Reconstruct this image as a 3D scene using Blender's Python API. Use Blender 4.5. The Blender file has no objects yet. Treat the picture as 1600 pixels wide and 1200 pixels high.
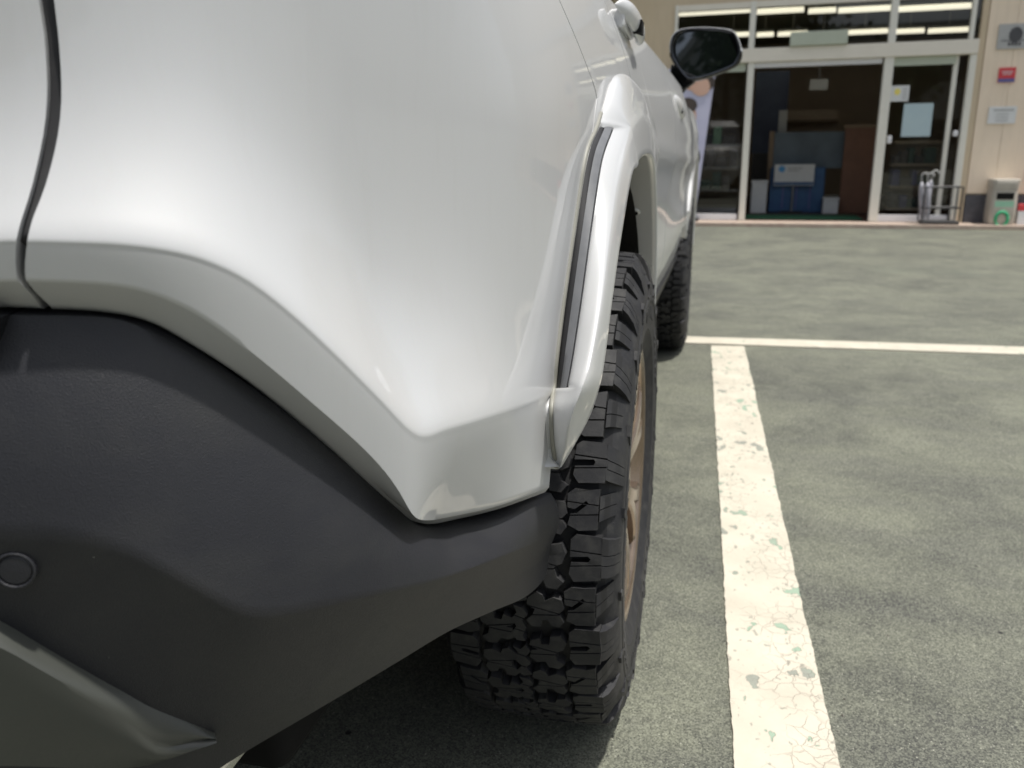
import bpy, bmesh, math, random
import numpy as np
from mathutils import Vector, Matrix
from mathutils.geometry import tessellate_polygon
random.seed(7); np.random.seed(7)
R = math.radians
S = bpy.context.scene
COL = S.collection

# ------------------------------------------------------------------ camera
F_PX = 1290.0                       # focal length in photo pixels (1600 wide)
PITCH, ROLL, YAW = R(15.4), R(0.6), R(13.5)
CAM = np.array([1.004, -1.27, .889])
_f = np.array([-math.sin(YAW)*math.cos(PITCH), math.cos(YAW)*math.cos(PITCH), -math.sin(PITCH)])
_r = np.array([math.cos(YAW), math.sin(YAW), 0.])
_u = np.cross(_r, _f)
_r, _u = _r*math.cos(ROLL)-_u*math.sin(ROLL), _u*math.cos(ROLL)+_r*math.sin(ROLL)
cd = bpy.data.cameras.new('camera'); cam = bpy.data.objects.new('camera', cd); COL.objects.link(cam)
cam.matrix_world = Matrix(((_r[0], _u[0], -_f[0], CAM[0]), (_r[1], _u[1], -_f[1], CAM[1]), (_r[2], _u[2], -_f[2], CAM[2]), (0, 0, 0, 1)))
cd.sensor_width = 36; cd.lens = F_PX/1600*36; cd.clip_start = .02; cd.clip_end = 800
cd.dof.use_dof = True; cd.dof.focus_distance = 0.80; cd.dof.aperture_fstop = 8.0
S.camera = cam
# ------------------------------------------------------------------ light
SUN_EL, SUN_AZ = R(74.5), R(107)      # azimuth clockwise from +Y
w = bpy.data.worlds.new('World'); S.world = w; w.use_nodes = True
nt = w.node_tree; bg = nt.nodes['Background']
sky = nt.nodes.new('ShaderNodeTexSky'); sky.sky_type = 'NISHITA'; sky.sun_disc = False
sky.sun_elevation = SUN_EL; sky.sun_rotation = SUN_AZ; sky.dust_density = 3.0; sky.air_density = 1.0; sky.altitude = 0
hs = nt.nodes.new('ShaderNodeHueSaturation'); hs.inputs['Saturation'].default_value = .45
nt.links.new(sky.outputs[0], hs.inputs['Color']); nt.links.new(hs.outputs[0], bg.inputs[0])
bg.inputs[1].default_value = .12
sd = bpy.data.lights.new('sun', 'SUN'); sd.energy = 3.8; sd.angle = R(2.2); sd.color = (1, .965, .90)
so = bpy.data.objects.new('sun', sd); COL.objects.link(so)
sdir = Vector((math.sin(SUN_AZ)*math.cos(SUN_EL), math.cos(SUN_AZ)*math.cos(SUN_EL), math.sin(SUN_EL)))
so.rotation_euler = sdir.to_track_quat('Z', 'Y').to_euler(); so.location = (0, 0, 20)
S.view_settings.view_transform = 'Standard'; S.view_settings.look = 'None'
S.view_settings.exposure = 0.3; S.view_settings.gamma = 1; S.view_settings.use_curve_mapping = False
S.render.engine = 'CYCLES'
S.cycles.max_bounces = 8; S.cycles.transparent_max_bounces = 12; S.cycles.sample_clamp_indirect = 6
S.cycles.use_denoising = True

# ------------------------------------------------------------------ rays used to survey the place from the photograph
def ray(x, y): return _f+_r*(x-800)/F_PX-_u*(y-600)/F_PX
def onZ(x, y, z=0.):
    d = ray(x, y); return CAM+d*(z-CAM[2])/d[2]
def onY(x, y, Y):
    d = ray(x, y); return CAM+d*(Y-CAM[1])/d[1]
def onX(x, y, X):
    d = ray(x, y); return CAM+d*(X-CAM[0])/d[0]

# ------------------------------------------------------------------ materials
def mat(name, col, rough=.5, metal=0., coat=0., spec=.5, emis=0., coat_rough=.03):
    m = bpy.data.materials.new(name); m.use_nodes = True
    b = m.node_tree.nodes['Principled BSDF']
    b.inputs['Base Color'].default_value = (*col, 1); b.inputs['Roughness'].default_value = rough
    b.inputs['Metallic'].default_value = metal; b.inputs['Coat Weight'].default_value = coat
    b.inputs['Coat Roughness'].default_value = coat_rough; b.inputs['Specular IOR Level'].default_value = spec
    if emis: b.inputs['Emission Color'].default_value = (*col, 1); b.inputs['Emission Strength'].default_value = emis
    return m
class N:
    """small node-graph helper"""
    def __init__(s, m): s.m = m; s.t = m.node_tree; s.b = s.t.nodes['Principled BSDF']; s.tc = s.t.nodes.new('ShaderNodeTexCoord')
    def n(s, typ, **k):
        x = s.t.nodes.new(typ)
        for a, v in k.items():
            if hasattr(x, a): setattr(x, a, v)
        return x
    def l(s, a, b): s.t.links.new(a, b)
    def noise(s, scale, detail=4, rough=.5, dist=0, vec=None, coord='Object'):
        x = s.n('ShaderNodeTexNoise'); x.inputs['Scale'].default_value = scale; x.inputs['Detail'].default_value = detail
        x.inputs['Roughness'].default_value = rough; x.inputs['Distortion'].default_value = dist
        s.l(vec if vec is not None else s.tc.outputs[coord], x.inputs['Vector']); return x.outputs['Fac']
    def voro(s, scale, feature='F1', vec=None, out='Distance'):
        x = s.n('ShaderNodeTexVoronoi'); x.feature = feature; x.inputs['Scale'].default_value = scale
        s.l(vec if vec is not None else s.tc.outputs['Object'], x.inputs['Vector']); return x.outputs[out]
    def ramp(s, fac, stops):
        x = s.n('ShaderNodeValToRGB'); e = x.color_ramp.elements
        while len(e) > 1: e.remove(e[-1])
        e[0].position = stops[0][0]; e[0].color = stops[0][1]
        for p, c in stops[1:]: q = e.new(p); q.color = c
        s.l(fac, x.inputs[0]); return x.outputs[0]
    def bw(s, fac, a, b): return s.ramp(fac, [(a, (0, 0, 0, 1)), (b, (1, 1, 1, 1))])
    def mix(s, fac, a, b, blend='MIX'):
        x = s.n('ShaderNodeMix'); x.data_type = 'RGBA'; x.blend_type = blend
        for i, v in ((0, fac), (6, a), (7, b)):
            if hasattr(v, 'is_output'): s.l(v, x.inputs[i])
            else: x.inputs[i].default_value = v if i == 0 else (*v, 1)
        return x.outputs[2]
    def math(s, op, a, b=0.):
        x = s.n('ShaderNodeMath'); x.operation = op
        for i, v in ((0, a), (1, b)):
            if hasattr(v, 'is_output'): s.l(v, x.inputs[i])
            else: x.inputs[i].default_value = v
        return x.outputs[0]
    def mapping(s, scale=(1, 1, 1), rot=(0, 0, 0), coord='Object'):
        x = s.n('ShaderNodeMapping'); x.inputs['Scale'].default_value = scale; x.inputs['Rotation'].default_value = rot
        s.l(s.tc.outputs[coord], x.inputs['Vector']); return x.outputs[0]
    def bump(s, h, dist, strength=1., inp='Normal'):
        x = s.n('ShaderNodeBump'); x.inputs['Strength'].default_value = strength; x.inputs['Distance'].default_value = dist
        s.l(h, x.inputs['Height']); s.l(x.outputs[0], s.b.inputs[inp])
    def base(s, c): s.l(c, s.b.inputs['Base Color'])
    def rough(s, c): s.l(c, s.b.inputs['Roughness'])

def paint_mat():
    m = mat('pearl_white_paint', (.55, .558, .565), .43, .10, .6)
    g = N(m)
    fl = g.voro(2600, out='Color')
    nz = g.noise(3, 3)
    c = g.mix(.05, (.545, .553, .56), fl, 'OVERLAY')
    c = g.mix(g.bw(nz, .3, .8), c, (.525, .531, .533))
    sm = g.noise(14, 6, .7, vec=g.mapping((4, 4, .6)))
    c = g.mix(g.math('MULTIPLY', g.bw(sm, .52, .75), .10), c, (.42, .41, .38))
    # dust specks
    sp = g.voro(95); spk = g.ramp(sp, [(0, (1, 1, 1, 1)), (.035, (1, 1, 1, 1)), (.05, (0, 0, 0, 1))])
    sel = g.bw(g.voro(95, out='Color'), .93, .95)
    spk = g.math('MULTIPLY', spk, sel)
    c = g.mix(spk, c, (.9, .9, .88)); g.base(c)
    g.bump(g.noise(520, 2), .00002, .25)
    cb = g.n('ShaderNodeBump'); cb.inputs['Distance'].default_value = .0004; cb.inputs['Strength'].default_value = .05
    g.l(g.noise(60, 2), cb.inputs['Height']); g.l(cb.outputs[0], g.b.inputs['Coat Normal'])
    return m
def grain_mat(name, col, rough, dist=.00028, speck=.0):
    m = mat(name, col, rough, spec=.45); g = N(m)
    h = g.noise(900, 2, .6)
    v = g.voro(1200)
    c = g.mix(g.bw(g.noise(7, 4), .35, .75), col, tuple(x*1.22 for x in col))
    d = g.ramp(g.voro(140), [(0, (1, 1, 1, 1)), (.05, (1, 1, 1, 1)), (.07, (0, 0, 0, 1))])
    d = g.math('MULTIPLY', d, g.bw(g.voro(140, out='Color'), .9, .93))
    c = g.mix(g.math('MULTIPLY', g.bw(g.noise(2.2, 5, .65, 1.0), .5, .8), .5), c, (.05, .05, .045)); c = g.mix(d, c, (.3, .3, .28)); g.base(c)
    g.rough(g.mix(g.noise(400, 2), (rough-.07,)*3, (rough+.09,)*3))
    g.bump(g.math('ADD', h, v), dist, .7)
    return m
def rubber_mat():
    m = mat('tyre_rubber', (.026, .027, .029), .62, spec=.4); g = N(m)
    du = g.bw(g.noise(9, 6, .65), .42, .75)
    du2 = g.bw(g.noise(55, 3, .6), .50, .72)
    c = g.mix(g.math('MULTIPLY', g.math('ADD', du, du2), .28), (.014, .0145, .0175), (.08, .079, .073))
    d = g.ramp(g.voro(170), [(0, (1, 1, 1, 1)), (.05, (1, 1, 1, 1)), (.07, (0, 0, 0, 1))])
    d = g.math('MULTIPLY', d, g.bw(g.voro(170, out='Color'), .88, .92))
    c = g.mix(d, c, (.28, .27, .23)); g.base(c)
    g.rough(g.mix(g.noise(40, 4), (.5,)*3, (.8,)*3))
    g.bump(g.noise(350, 5, .6), .0006, .5)
    return m
def asphalt_mat():
    m = mat('worn_green_grey_asphalt', (.12, .12, .11), .8, spec=.5); g = N(m)
    big = g.bw(g.noise(1.7, 8, .72, .3), .39, .61)
    mid = g.noise(7, 8, .7)
    st = g.noise(2.2, 6, .6, .6, vec=g.mapping((1.0, 3.0, 1)))
    c = g.mix(big, (.046, .050, .042), (.192, .203, .146))
    c = g.mix(g.math('MULTIPLY', g.bw(mid, .42, .72), .75), c, (.195, .203, .155))
    c = g.mix(g.math('MULTIPLY', g.bw(g.noise(19, 6, .7), .50, .72), .5), c, (.045, .048, .045))
    c = g.mix(g.math('MULTIPLY', g.bw(st, .46, .64), .38), c, (.068, .070, .069))
    gr = g.bw(g.noise(.55, 3), .62, .74)
    c = g.mix(g.math('MULTIPLY', gr, .35), c, (.085, .125, .09))
    # aggregate grains: light and dark
    v1 = g.voro(420, out='Color'); sep = g.n('ShaderNodeSeparateColor'); g.l(v1, sep.inputs[0])
    gm = g.bw(sep.outputs[0], .15, .95)
    c = g.mix(g.math('MULTIPLY', gm, .80), g.mix(.0, g.mix(.5, c, (.02, .02, .02)), c), g.mix(.42, c, (.36, .37, .29)))
    v2 = g.voro(300, out='Color'); sep2 = g.n('ShaderNodeSeparateColor'); g.l(v2, sep2.inputs[0])
    d2 = g.ramp(g.voro(300), [(0, (1, 1, 1, 1)), (.26, (1, 1, 1, 1)), (.36, (0, 0, 0, 1))])
    c = g.mix(g.math('MULTIPLY', d2, g.bw(sep2.outputs[1], .94, .96)), c, (.42, .42, .35))
    c = g.mix(g.math('MULTIPLY', d2, g.bw(sep2.outputs[2], .82, .86)), c, (.022, .022, .022))
    # pits / small dark specks
    v3 = g.ramp(g.voro(9), [(0, (1, 1, 1, 1)), (.035, (1, 1, 1, 1)), (.05, (0, 0, 0, 1))])
    c = g.mix(g.math('MULTIPLY', v3, g.bw(g.noise(2, 1), .5, .55)), c, (.01, .01, .01))
    g.base(c)
    h = g.math('ADD', g.noise(260, 4, .7), g.math('MULTIPLY', g.voro(330), .8))
    g.bump(h, .0016, .8)
    g.rough(g.mix(g.noise(150, 2), (.6,)*3, (.95,)*3))
    return m
def line_mat(name='cracked_line_paint', th=0.):
    m = mat(name, (.80, .775, .68), .6, spec=.4); g = N(m)
    tone = g.bw(g.noise(9, 5), .3, .7)
    c = g.mix(tone, (.49, .455, .375), (.57, .54, .45))
    # cracks: two voronoi edge scales, distorted
    nx = g.n('ShaderNodeTexNoise'); nx.inputs['Scale'].default_value = 22; nx.inputs['Detail'].default_value = 3
    g.l(g.tc.outputs['Object'], nx.inputs['Vector'])
    va = g.n('ShaderNodeVectorMath'); va.operation = 'MULTIPLY_ADD'
    g.l(nx.outputs['Color'], va.inputs[0]); va.inputs[1].default_value = (.05, .05, .0); g.l(g.tc.outputs['Object'], va.inputs[2])
    e1 = g.voro(34, 'DISTANCE_TO_EDGE', vec=va.outputs[0]); cr1 = g.ramp(e1, [(0, (1, 1, 1, 1)), (.010, (.7, .7, .7, 1)), (.03, (0, 0, 0, 1))])
    msk = g.bw(g.noise(7, 3), .44, .56)
    e2 = g.voro(130, 'F1', vec=va.outputs[0]); cr2 = g.ramp(e2, [(0, (1, 1, 1, 1)), (.2, (1, 1, 1, 1)), (.3, (0, 0, 0, 1))])
    m2 = g.bw(g.noise(5.2, 2, coord='Object'), .60, .64)
    m2 = g.math('MULTIPLY', m2, g.bw(g.noise(60, 2), .45, .55))
    c = g.mix(g.math('MULTIPLY', cr1, g.math('MULTIPLY', msk, .8)), c, (.40, .35, .29))
    c = g.mix(g.math('MULTIPLY', cr2, g.math('MULTIPLY', m2, .75)), c, (.30, .30, .24))
    # flaked patches showing green undercoat or grey asphalt
    sv = g.mapping((1.0, .62, 1))
    pn = g.noise(24, 3, .5, .25, vec=sv); zone = g.bw(g.noise(4.3, 2), .40, .60)
    pv = g.math('ADD', pn, g.math('MULTIPLY', zone, .07))
    pm = g.bw(pv, .668+th, .675+th)
    pn2 = g.noise(75, 2, .5, .2, vec=sv); pm2 = g.bw(g.math('ADD', pn2, g.math('MULTIPLY', zone, .05)), .685+th, .693+th)
    gsel = g.bw(g.noise(2.7, 1), .46, .54)
    pc = g.mix(gsel, (.27, .28, .24), (.29, .38, .29))
    pl = g.ramp(pv, [(.645, (0, 0, 0, 1)), (.665, (.6, .6, .6, 1)), (.670, (0, 0, 0, 1))])
    c = g.mix(g.math('MULTIPLY', pl, .4), c, (.33, .29, .24))
    c = g.mix(g.math('MULTIPLY', pm2, .7), c, (.26, .25, .21)); c = g.mix(pm, c, pc)
    dot = g.ramp(g.voro(11), [(0, (1, 1, 1, 1)), (.045, (1, 1, 1, 1)), (.06, (0, 0, 0, 1))])
    dot = g.math('MULTIPLY', dot, g.bw(g.noise(3.7, 1), .55, .57))
    c = g.mix(dot, c, (.03, .03, .03))
    g.base(c)
    h = g.math('SUBTRACT', g.noise(90, 5, .6), g.math('ADD', g.math('MULTIPLY', pm, 2.), g.math('MULTIPLY', cr1, msk)))
    g.bump(h, .0012, .8)
    return m
def wall_mat(name, c0, c1, rough=.7):
    m = mat(name, c0, rough); g = N(m)
    c = g.mix(g.bw(g.noise(2.5, 5), .3, .7), c0, c1)
    st = g.noise(6, 5, .6, vec=g.mapping((3, 3, .35)))
    c = g.mix(g.math('MULTIPLY', g.bw(st, .5, .8), .35), c, tuple(x*.75 for x in c0)); g.base(c)
    g.bump(g.noise(120, 3), .001, .5)
    return m
def vary(name, c0, c1, rough=.5, scale=8, metal=0.):
    m = mat(name, c0, rough, metal); g = N(m)
    g.base(g.mix(g.bw(g.noise(scale, 5, .6), .3, .7), c0, c1)); return m
def glass_mat(name, tint=(.80, .80, .77), refl=1.0):
    m = bpy.data.materials.new(name); m.use_nodes = True; t = m.node_tree; t.nodes.clear()
    o = t.nodes.new('ShaderNodeOutputMaterial'); mx = t.nodes.new('ShaderNodeMixShader'); fr = t.nodes.new('ShaderNodeFresnel'); fr.inputs[0].default_value = 1.5
    tr = t.nodes.new('ShaderNodeBsdfTransparent'); tr.inputs[0].default_value = (*tint, 1)
    gl = t.nodes.new('ShaderNodeBsdfGlossy'); gl.inputs['Roughness'].default_value = .02; gl.inputs[0].default_value = (refl,)*3+(1,)
    t.links.new(fr.outputs[0], mx.inputs[0]); t.links.new(tr.outputs[0], mx.inputs[1]); t.links.new(gl.outputs[0], mx.inputs[2]); t.links.new(mx.outputs[0], o.inputs[0])
    return m
M = {}
M['paint'] = paint_mat()
M['cladding'] = grain_mat('grained_black_plastic', (.0135, .0142, .018), .48)
M['cladding2'] = grain_mat('smooth_grey_plastic', (.050, .053, .047), .38, .00006)
M['rubber'] = rubber_mat()
M['groove'] = vary('groove_shade_rubber', (.006, .006, .007), (.012, .012, .013), .7, 30)  # recess shade painted in: groove floors darker than the tread blocks
M['black'] = mat('black_void_plastic', (.006, .006, .006), .8, spec=.2)
M['gloss'] = vary('gloss_black_plastic', (.008, .008, .009), (.012, .012, .013), .08)
M['matte'] = vary('matte_black_plastic', (.02, .02, .022), (.03, .03, .032), .45, 60)
M['seal'] = vary('rubber_seal', (.012, .012, .014), (.02, .02, .022), .6, 80)
M['strip'] = vary('anodised_grey_strip', (.13, .135, .145), (.165, .17, .18), .42, 40)
M['greyplast'] = vary('grey_gasket_plastic', (.22, .22, .19), (.27, .265, .235), .5, 30)
M['bronze'] = vary('bronze_wheel_paint', (.235, .18, .135), (.29, .225, .17), .25, 30, .8)
M['steel'] = vary('brushed_steel', (.45, .45, .44), (.6, .6, .58), .25, 60, 1.)
M['disc'] = vary('brake_disc_iron', (.12, .11, .10), (.2, .18, .16), .45, 30, .8)
M['mirror'] = mat('mirror_glass', (.34, .36, .39), .01, 1.)
M['carglass'] = mat('dark_privacy_glass', (.01, .012, .012), .03, spec=.6)
M['lamp_red'] = mat('red_lamp_lens', (.30, .01, .012), .08, coat=1)
M['lamp_clear'] = mat('clear_lamp_lens', (.5, .52, .55), .06, .3, coat=1)
M['asphalt'] = asphalt_mat(); M['line'] = line_mat(); M['line2'] = line_mat('clean_line_paint', .06)
M['wall'] = wall_mat('beige_siding', (.84, .70, .54), (.88, .74, .58))
M['wallback'] = wall_mat('beige_render', (.58, .47, .32), (.62, .51, .36))
M['alu'] = vary('cream_aluminium', (.76, .74, .66), (.80, .78, .70), .4, 20, .1)
M['alu2'] = vary('white_rail', (.72, .72, .74), (.78, .78, .79), .45, 20)
M['beam'] = vary('beige_transom', (.76, .71, .61), (.80, .75, .65), .5, 6)
M['sage'] = vary('sage_panel', (.46, .50, .40), (.50, .54, .44), .5, 6)
M['pane'] = glass_mat('shop_glass')
M['tube'] = mat('fluorescent_tube', (1., .95, .80), .5, emis=1.25)
M['basetile'] = vary('dark_base_tile', (.06, .06, .07), (.10, .10, .115), .45, 25)
M['step'] = vary('pinkish_step_tile', (.36, .27, .22), (.46, .38, .31), .7, 12)
M['mat'] = vary('green_door_mat', (.012, .085, .04), (.02, .12, .055), .9, 60)
M['darkred'] = vary('dark_red_floor', (.06, .028, .022), (.08, .035, .028), .4, 5)
M['interior'] = vary('brown_interior_wall', (.58, .48, .38), (.64, .54, .43), .7, 2)
M['intceil'] = vary('interior_ceiling', (.30, .28, .22), (.36, .33, .26), .8, 2)
M['wood'] = vary('wood_frame', (.20, .14, .085), (.27, .19, .12), .5, 20)
M['partition'] = vary('red_brown_partition', (.16, .075, .045), (.20, .095, .055), .55, 6)
M['white'] = vary('white_panel', (.68, .69, .69), (.74, .75, .74), .5, 12)
M['bluepanel'] = vary('blue_panel', (.03, .09, .22), (.04, .13, .28), .5, 12)
M['grey'] = vary('grey_sign_metal', (.40, .40, .39), (.46, .46, .45), .4, 12)
M['darkgrey'] = vary('dark_grey_print', (.06, .06, .065), (.08, .08, .085), .5, 12)
M['red'] = vary('red_print', (.62, .05, .06), (.68, .07, .08), .5, 12)
M['navy'] = vary('navy_print', (.10, .11, .30), (.13, .14, .34), .5, 12)
M['green'] = vary('green_print', (.03, .32, .15), (.04, .38, .18), .5, 12)
M['palegreen'] = vary('pale_green_print', (.25, .48, .34), (.3, .52, .38), .5, 12)
M['binbody'] = vary('stone_grey_bin', (.44, .41, .35), (.50, .46, .40), .6, 12)
M['yellow'] = vary('yellow_print', (.85, .72, .16), (.88, .76, .2), .5, 12)
M['poster'] = vary('pale_blue_paper', (.44, .56, .60), (.48, .60, .63), .6, 5)
M['lilac'] = vary('lilac_banner_cloth', (.50, .50, .66), (.60, .60, .74), .6, 3)
M['skin'] = vary('printed_skin_tone', (.58, .36, .27), (.66, .43, .33), .6, 9)
M['hair'] = vary('printed_dark_hair', (.05, .04, .035), (.08, .06, .05), .6, 9)
M['teal'] = vary('dark_teal_goods', (.02, .07, .06), (.05, .13, .11), .5, 7)
M['goods'] = vary('mixed_goods', (.08, .07, .06), (.2, .19, .2), .6, 30)
M['umb'] = vary('clear_umbrella_plastic', (.30, .30, .34), (.42, .42, .46), .3, 40)
M['umbrod'] = vary('umbrella_metal', (.35, .35, .36), (.45, .45, .46), .35, 40, .6)
M['bark'] = vary('tree_bark', (.05, .038, .028), (.09, .07, .05), .9, 14)
M['leaf'] = vary('tree_leaves', (.028, .055, .018), (.055, .095, .03), .6, 3)
M['concrete'] = wall_mat('pale_concrete', (.40, .39, .36), (.47, .46, .42))

# ------------------------------------------------------------------ object helpers
def tag(o, label=None, cat=None, group=None, kind=None):
    for k, v in (('label', label), ('category', cat), ('group', group), ('kind', kind)):
        if v: o[k] = v
    return o
def empty(name, loc, rz=0):
    o = bpy.data.objects.new(name, None); COL.objects.link(o); o.location = loc; o.rotation_euler = (0, 0, rz); o.empty_display_size = .1
    return o
WORLD = {}
def mesh(name, verts, faces, m, parent=None, smooth=False, world=True, sharp=None):
    me = bpy.data.meshes.new(name); me.from_pydata([tuple(map(float, v)) for v in verts], [], [tuple(f) for f in faces]); me.validate()
    me.materials.append(M[m] if isinstance(m, str) else m)
    if smooth:
        me.polygons.foreach_set('use_smooth', [True]*len(me.polygons))
        if sharp:
            bm = bmesh.new(); bm.from_mesh(me)
            for e in bm.edges:
                if len(e.link_faces) == 2 and e.calc_face_angle(0) > sharp: e.smooth = False
            bm.to_mesh(me); bm.free()
    o = bpy.data.objects.new(name, me); COL.objects.link(o)
    if parent is not None:
        o.parent = parent
        if world: o.matrix_parent_inverse = root_inv(parent)
    return o
def root_inv(p):
    mtx = Matrix.Identity(4)
    q = p; chain = []
    while q is not None: chain.append(q); q = q.parent
    for q in reversed(chain): mtx = mtx @ q.matrix_parent_inverse @ Matrix.LocRotScale(q.location, q.rotation_euler, q.scale)
    return mtx.inverted()
class MB:
    def __init__(s): s.v = []; s.f = []
    def add(s, v, f):
        n = len(s.v); s.v += [tuple(p) for p in v]; s.f += [tuple(i+n for i in q) for q in f]; return s
    def box(s, a, b, rot=None, org=None):
        (x0, y0, z0), (x1, y1, z1) = a, b
        v = [(x0, y0, z0), (x1, y0, z0), (x1, y1, z0), (x0, y1, z0), (x0, y0, z1), (x1, y0, z1), (x1, y1, z1), (x0, y1, z1)]
        return s.add(v, [(0, 3, 2, 1), (4, 5, 6, 7), (0, 1, 5, 4), (1, 2, 6, 5), (2, 3, 7, 6), (3, 0, 4, 7)])
    def tube(s, pts, r, n=8, caps=True):
        pts = [Vector(p) for p in pts]; rs = r if isinstance(r, (list, tuple)) else [r]*len(pts)
        rings = []
        for i, p in enumerate(pts):
            t = (pts[min(i+1, len(pts)-1)]-pts[max(i-1, 0)]).normalized()
            a = t.orthogonal().normalized() if i == 0 else (pa-t*pa.dot(t)).normalized()
            pa = a; b = t.cross(a)
            rings.append([p+(a*math.cos(2*math.pi*k/n)+b*math.sin(2*math.pi*k/n))*rs[i] for k in range(n)])
        v = [q for g in rings for q in g]
        f = [(i*n+k, i*n+(k+1) % n, (i+1)*n+(k+1) % n, (i+1)*n+k) for i in range(len(pts)-1) for k in range(n)]
        if caps: f += [tuple(range(n-1, -1, -1)), tuple((len(pts)-1)*n+k for k in range(n))]
        return s.add(v, f)
    def grid(s, P, close_u=False, close_v=False, flip=False):
        nu, nv = len(P), len(P[0]); v = [q for row in P for q in row]; f = []
        for i in range(nu if close_u else nu-1):
            for j in range(nv if close_v else nv-1):
                a, b, c, d = i*nv+j, i*nv+(j+1) % nv, ((i+1) % nu)*nv+(j+1) % nv, ((i+1) % nu)*nv+j
                f.append((a, d, c, b) if flip else (a, b, c, d))
        return s.add(v, f)
    def prism(s, poly, axis_fn, h0, h1):
        """poly: 2D list; axis_fn(p, h) -> 3D"""
        n = len(poly); v = [axis_fn(p, h0) for p in poly]+[axis_fn(p, h1) for p in poly]
        f = [(i, (i+1) % n, n+(i+1) % n, n+i) for i in range(n)]
        tri = tessellate_polygon([[Vector((p[0], p[1], 0)) for p in poly]])
        for t in tri: f.append((n+t[0], n+t[1], n+t[2])); f.append((t[2], t[1], t[0]))
        return s.add(v, f)
    def build(s, name, m, parent=None, smooth=False, sharp=None, bevel=0, seg=2):
        o = mesh(name, s.v, s.f, m, parent, smooth, True, sharp)
        if bevel:
            fix_normals(o)
            b = o.modifiers.new('bevel', 'BEVEL'); b.width = bevel; b.segments = seg; b.limit_method = 'ANGLE'; b.angle_limit = R(35)
            o.data.polygons.foreach_set('use_smooth', [True]*len(o.data.polygons))
            b.harden_normals = False
            wn = o.modifiers.new('wn', 'WEIGHTED_NORMAL'); wn.keep_sharp = True
        return o
def fix_normals(o):
    bm = bmesh.new(); bm.from_mesh(o.data); bmesh.ops.remove_doubles(bm, verts=bm.verts, dist=1e-6); bmesh.ops.recalc_face_normals(bm, faces=bm.faces); bm.to_mesh(o.data); bm.free()

# ------------------------------------------------------------------ setting: ground and painted lines
g = 300
gm = MB().add([(-g, -g, 0), (g, -g, 0), (g, g, 0), (-g, g, 0)], [(0, 1, 2, 3)])
tag(gm.build('ground', 'asphalt'), kind='structure')
def line_strip(name, a0, a1, b0, b1, z, n, wob, seed, m='line'):
    """painted line between edge a (a0->a1) and edge b (b0->b1), edges slightly ragged, real thickness"""
    rnd = random.Random(seed); a0, a1, b0, b1 = [Vector(p[:2]) for p in (a0, a1, b0, b1)]
    top = []; wa = wb = 0
    for i in range(n+1):
        t = i/n; wa = wa*.75+rnd.gauss(0, wob); wb = wb*.75+rnd.gauss(0, wob)
        dr = (b0-a0).normalized()
        p = a0.lerp(a1, t)+dr*wa; q = b0.lerp(b1, t)+dr*wb
        top.append((p, q))
    mb = MB(); v = []
    for p, q in top: v += [(p.x, p.y, 0), (p.x, p.y, z), (q.x, q.y, z), (q.x, q.y, 0)]
    f = []
    for i in range(n):
        for k in range(3): f.append((i*4+k, i*4+k+1, i*4+k+5, i*4+k+4))
    f += [(0, 1, 2, 3), (4*n+3, 4*n+2, 4*n+1, 4*n)]
    mb.add(v, f); o = mb.build(name, m); fix_normals(o); return tag(o, kind='structure')
L0, L1, R0, R1 = onZ(1111, 541), onZ(1147, 1200), onZ(1163, 542), onZ(1311, 1200)
e = 1.6; L2 = L0+(L1-L0)*e; R2 = R0+(R1-R0)*e
line_strip('parking_line', L2, L0, R2, R0, .004, 560, .0007, 3)
s0, s1, s2, s3 = onZ(1085, 528), onZ(1600, 544), onZ(1600, 556), onZ(1085, 538)
def ext(a, b, k): return a+(b-a)*k
line_strip('cross_parking_line', ext(s3, s2, -2.2), ext(s3, s2, 3), ext(s0, s1, -2.2), ext(s0, s1, 3), .0075, 500, .001, 5, 'line2')
dl = np.array([0, 0, 0.]); off = (s1-s0)/np.linalg.norm(s1-s0)*2.5
line_strip('parking_line', L2+off, L0+off, R2+off, R0+off, .004, 200, .001, 8)
line_strip('parking_line', L2-off, L0-off, R2-off, R0-off, .004, 200, .001, 9)

gb = MB(); rg_ = random.Random(12)
for i in range(420):
    x, y = rg_.uniform(.92, 3.2), rg_.uniform(-.3, 4.5); r_ = rg_.choice((.0012, .0016, .0024, .0034)); a0 = rg_.uniform(0, 6.28)
    v = [(x+math.cos(a0+k*2.1)*r_*rg_.uniform(.7, 1.3), y+math.sin(a0+k*2.1)*r_*rg_.uniform(.7, 1.5), .0002) for k in range(3)]
    gb.add(v+[(x+rg_.uniform(-.3, .3)*r_, y, r_*.9)], [(0, 1, 3), (1, 2, 3), (2, 0, 3), (2, 1, 0)])
tag(gb.build('grit', vary('stone_grit', (.05, .045, .04), (.22, .21, .18), .8, 30)), 'loose dark and pale grit scattered on the asphalt around the white line', 'grit', kind='stuff')
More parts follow.
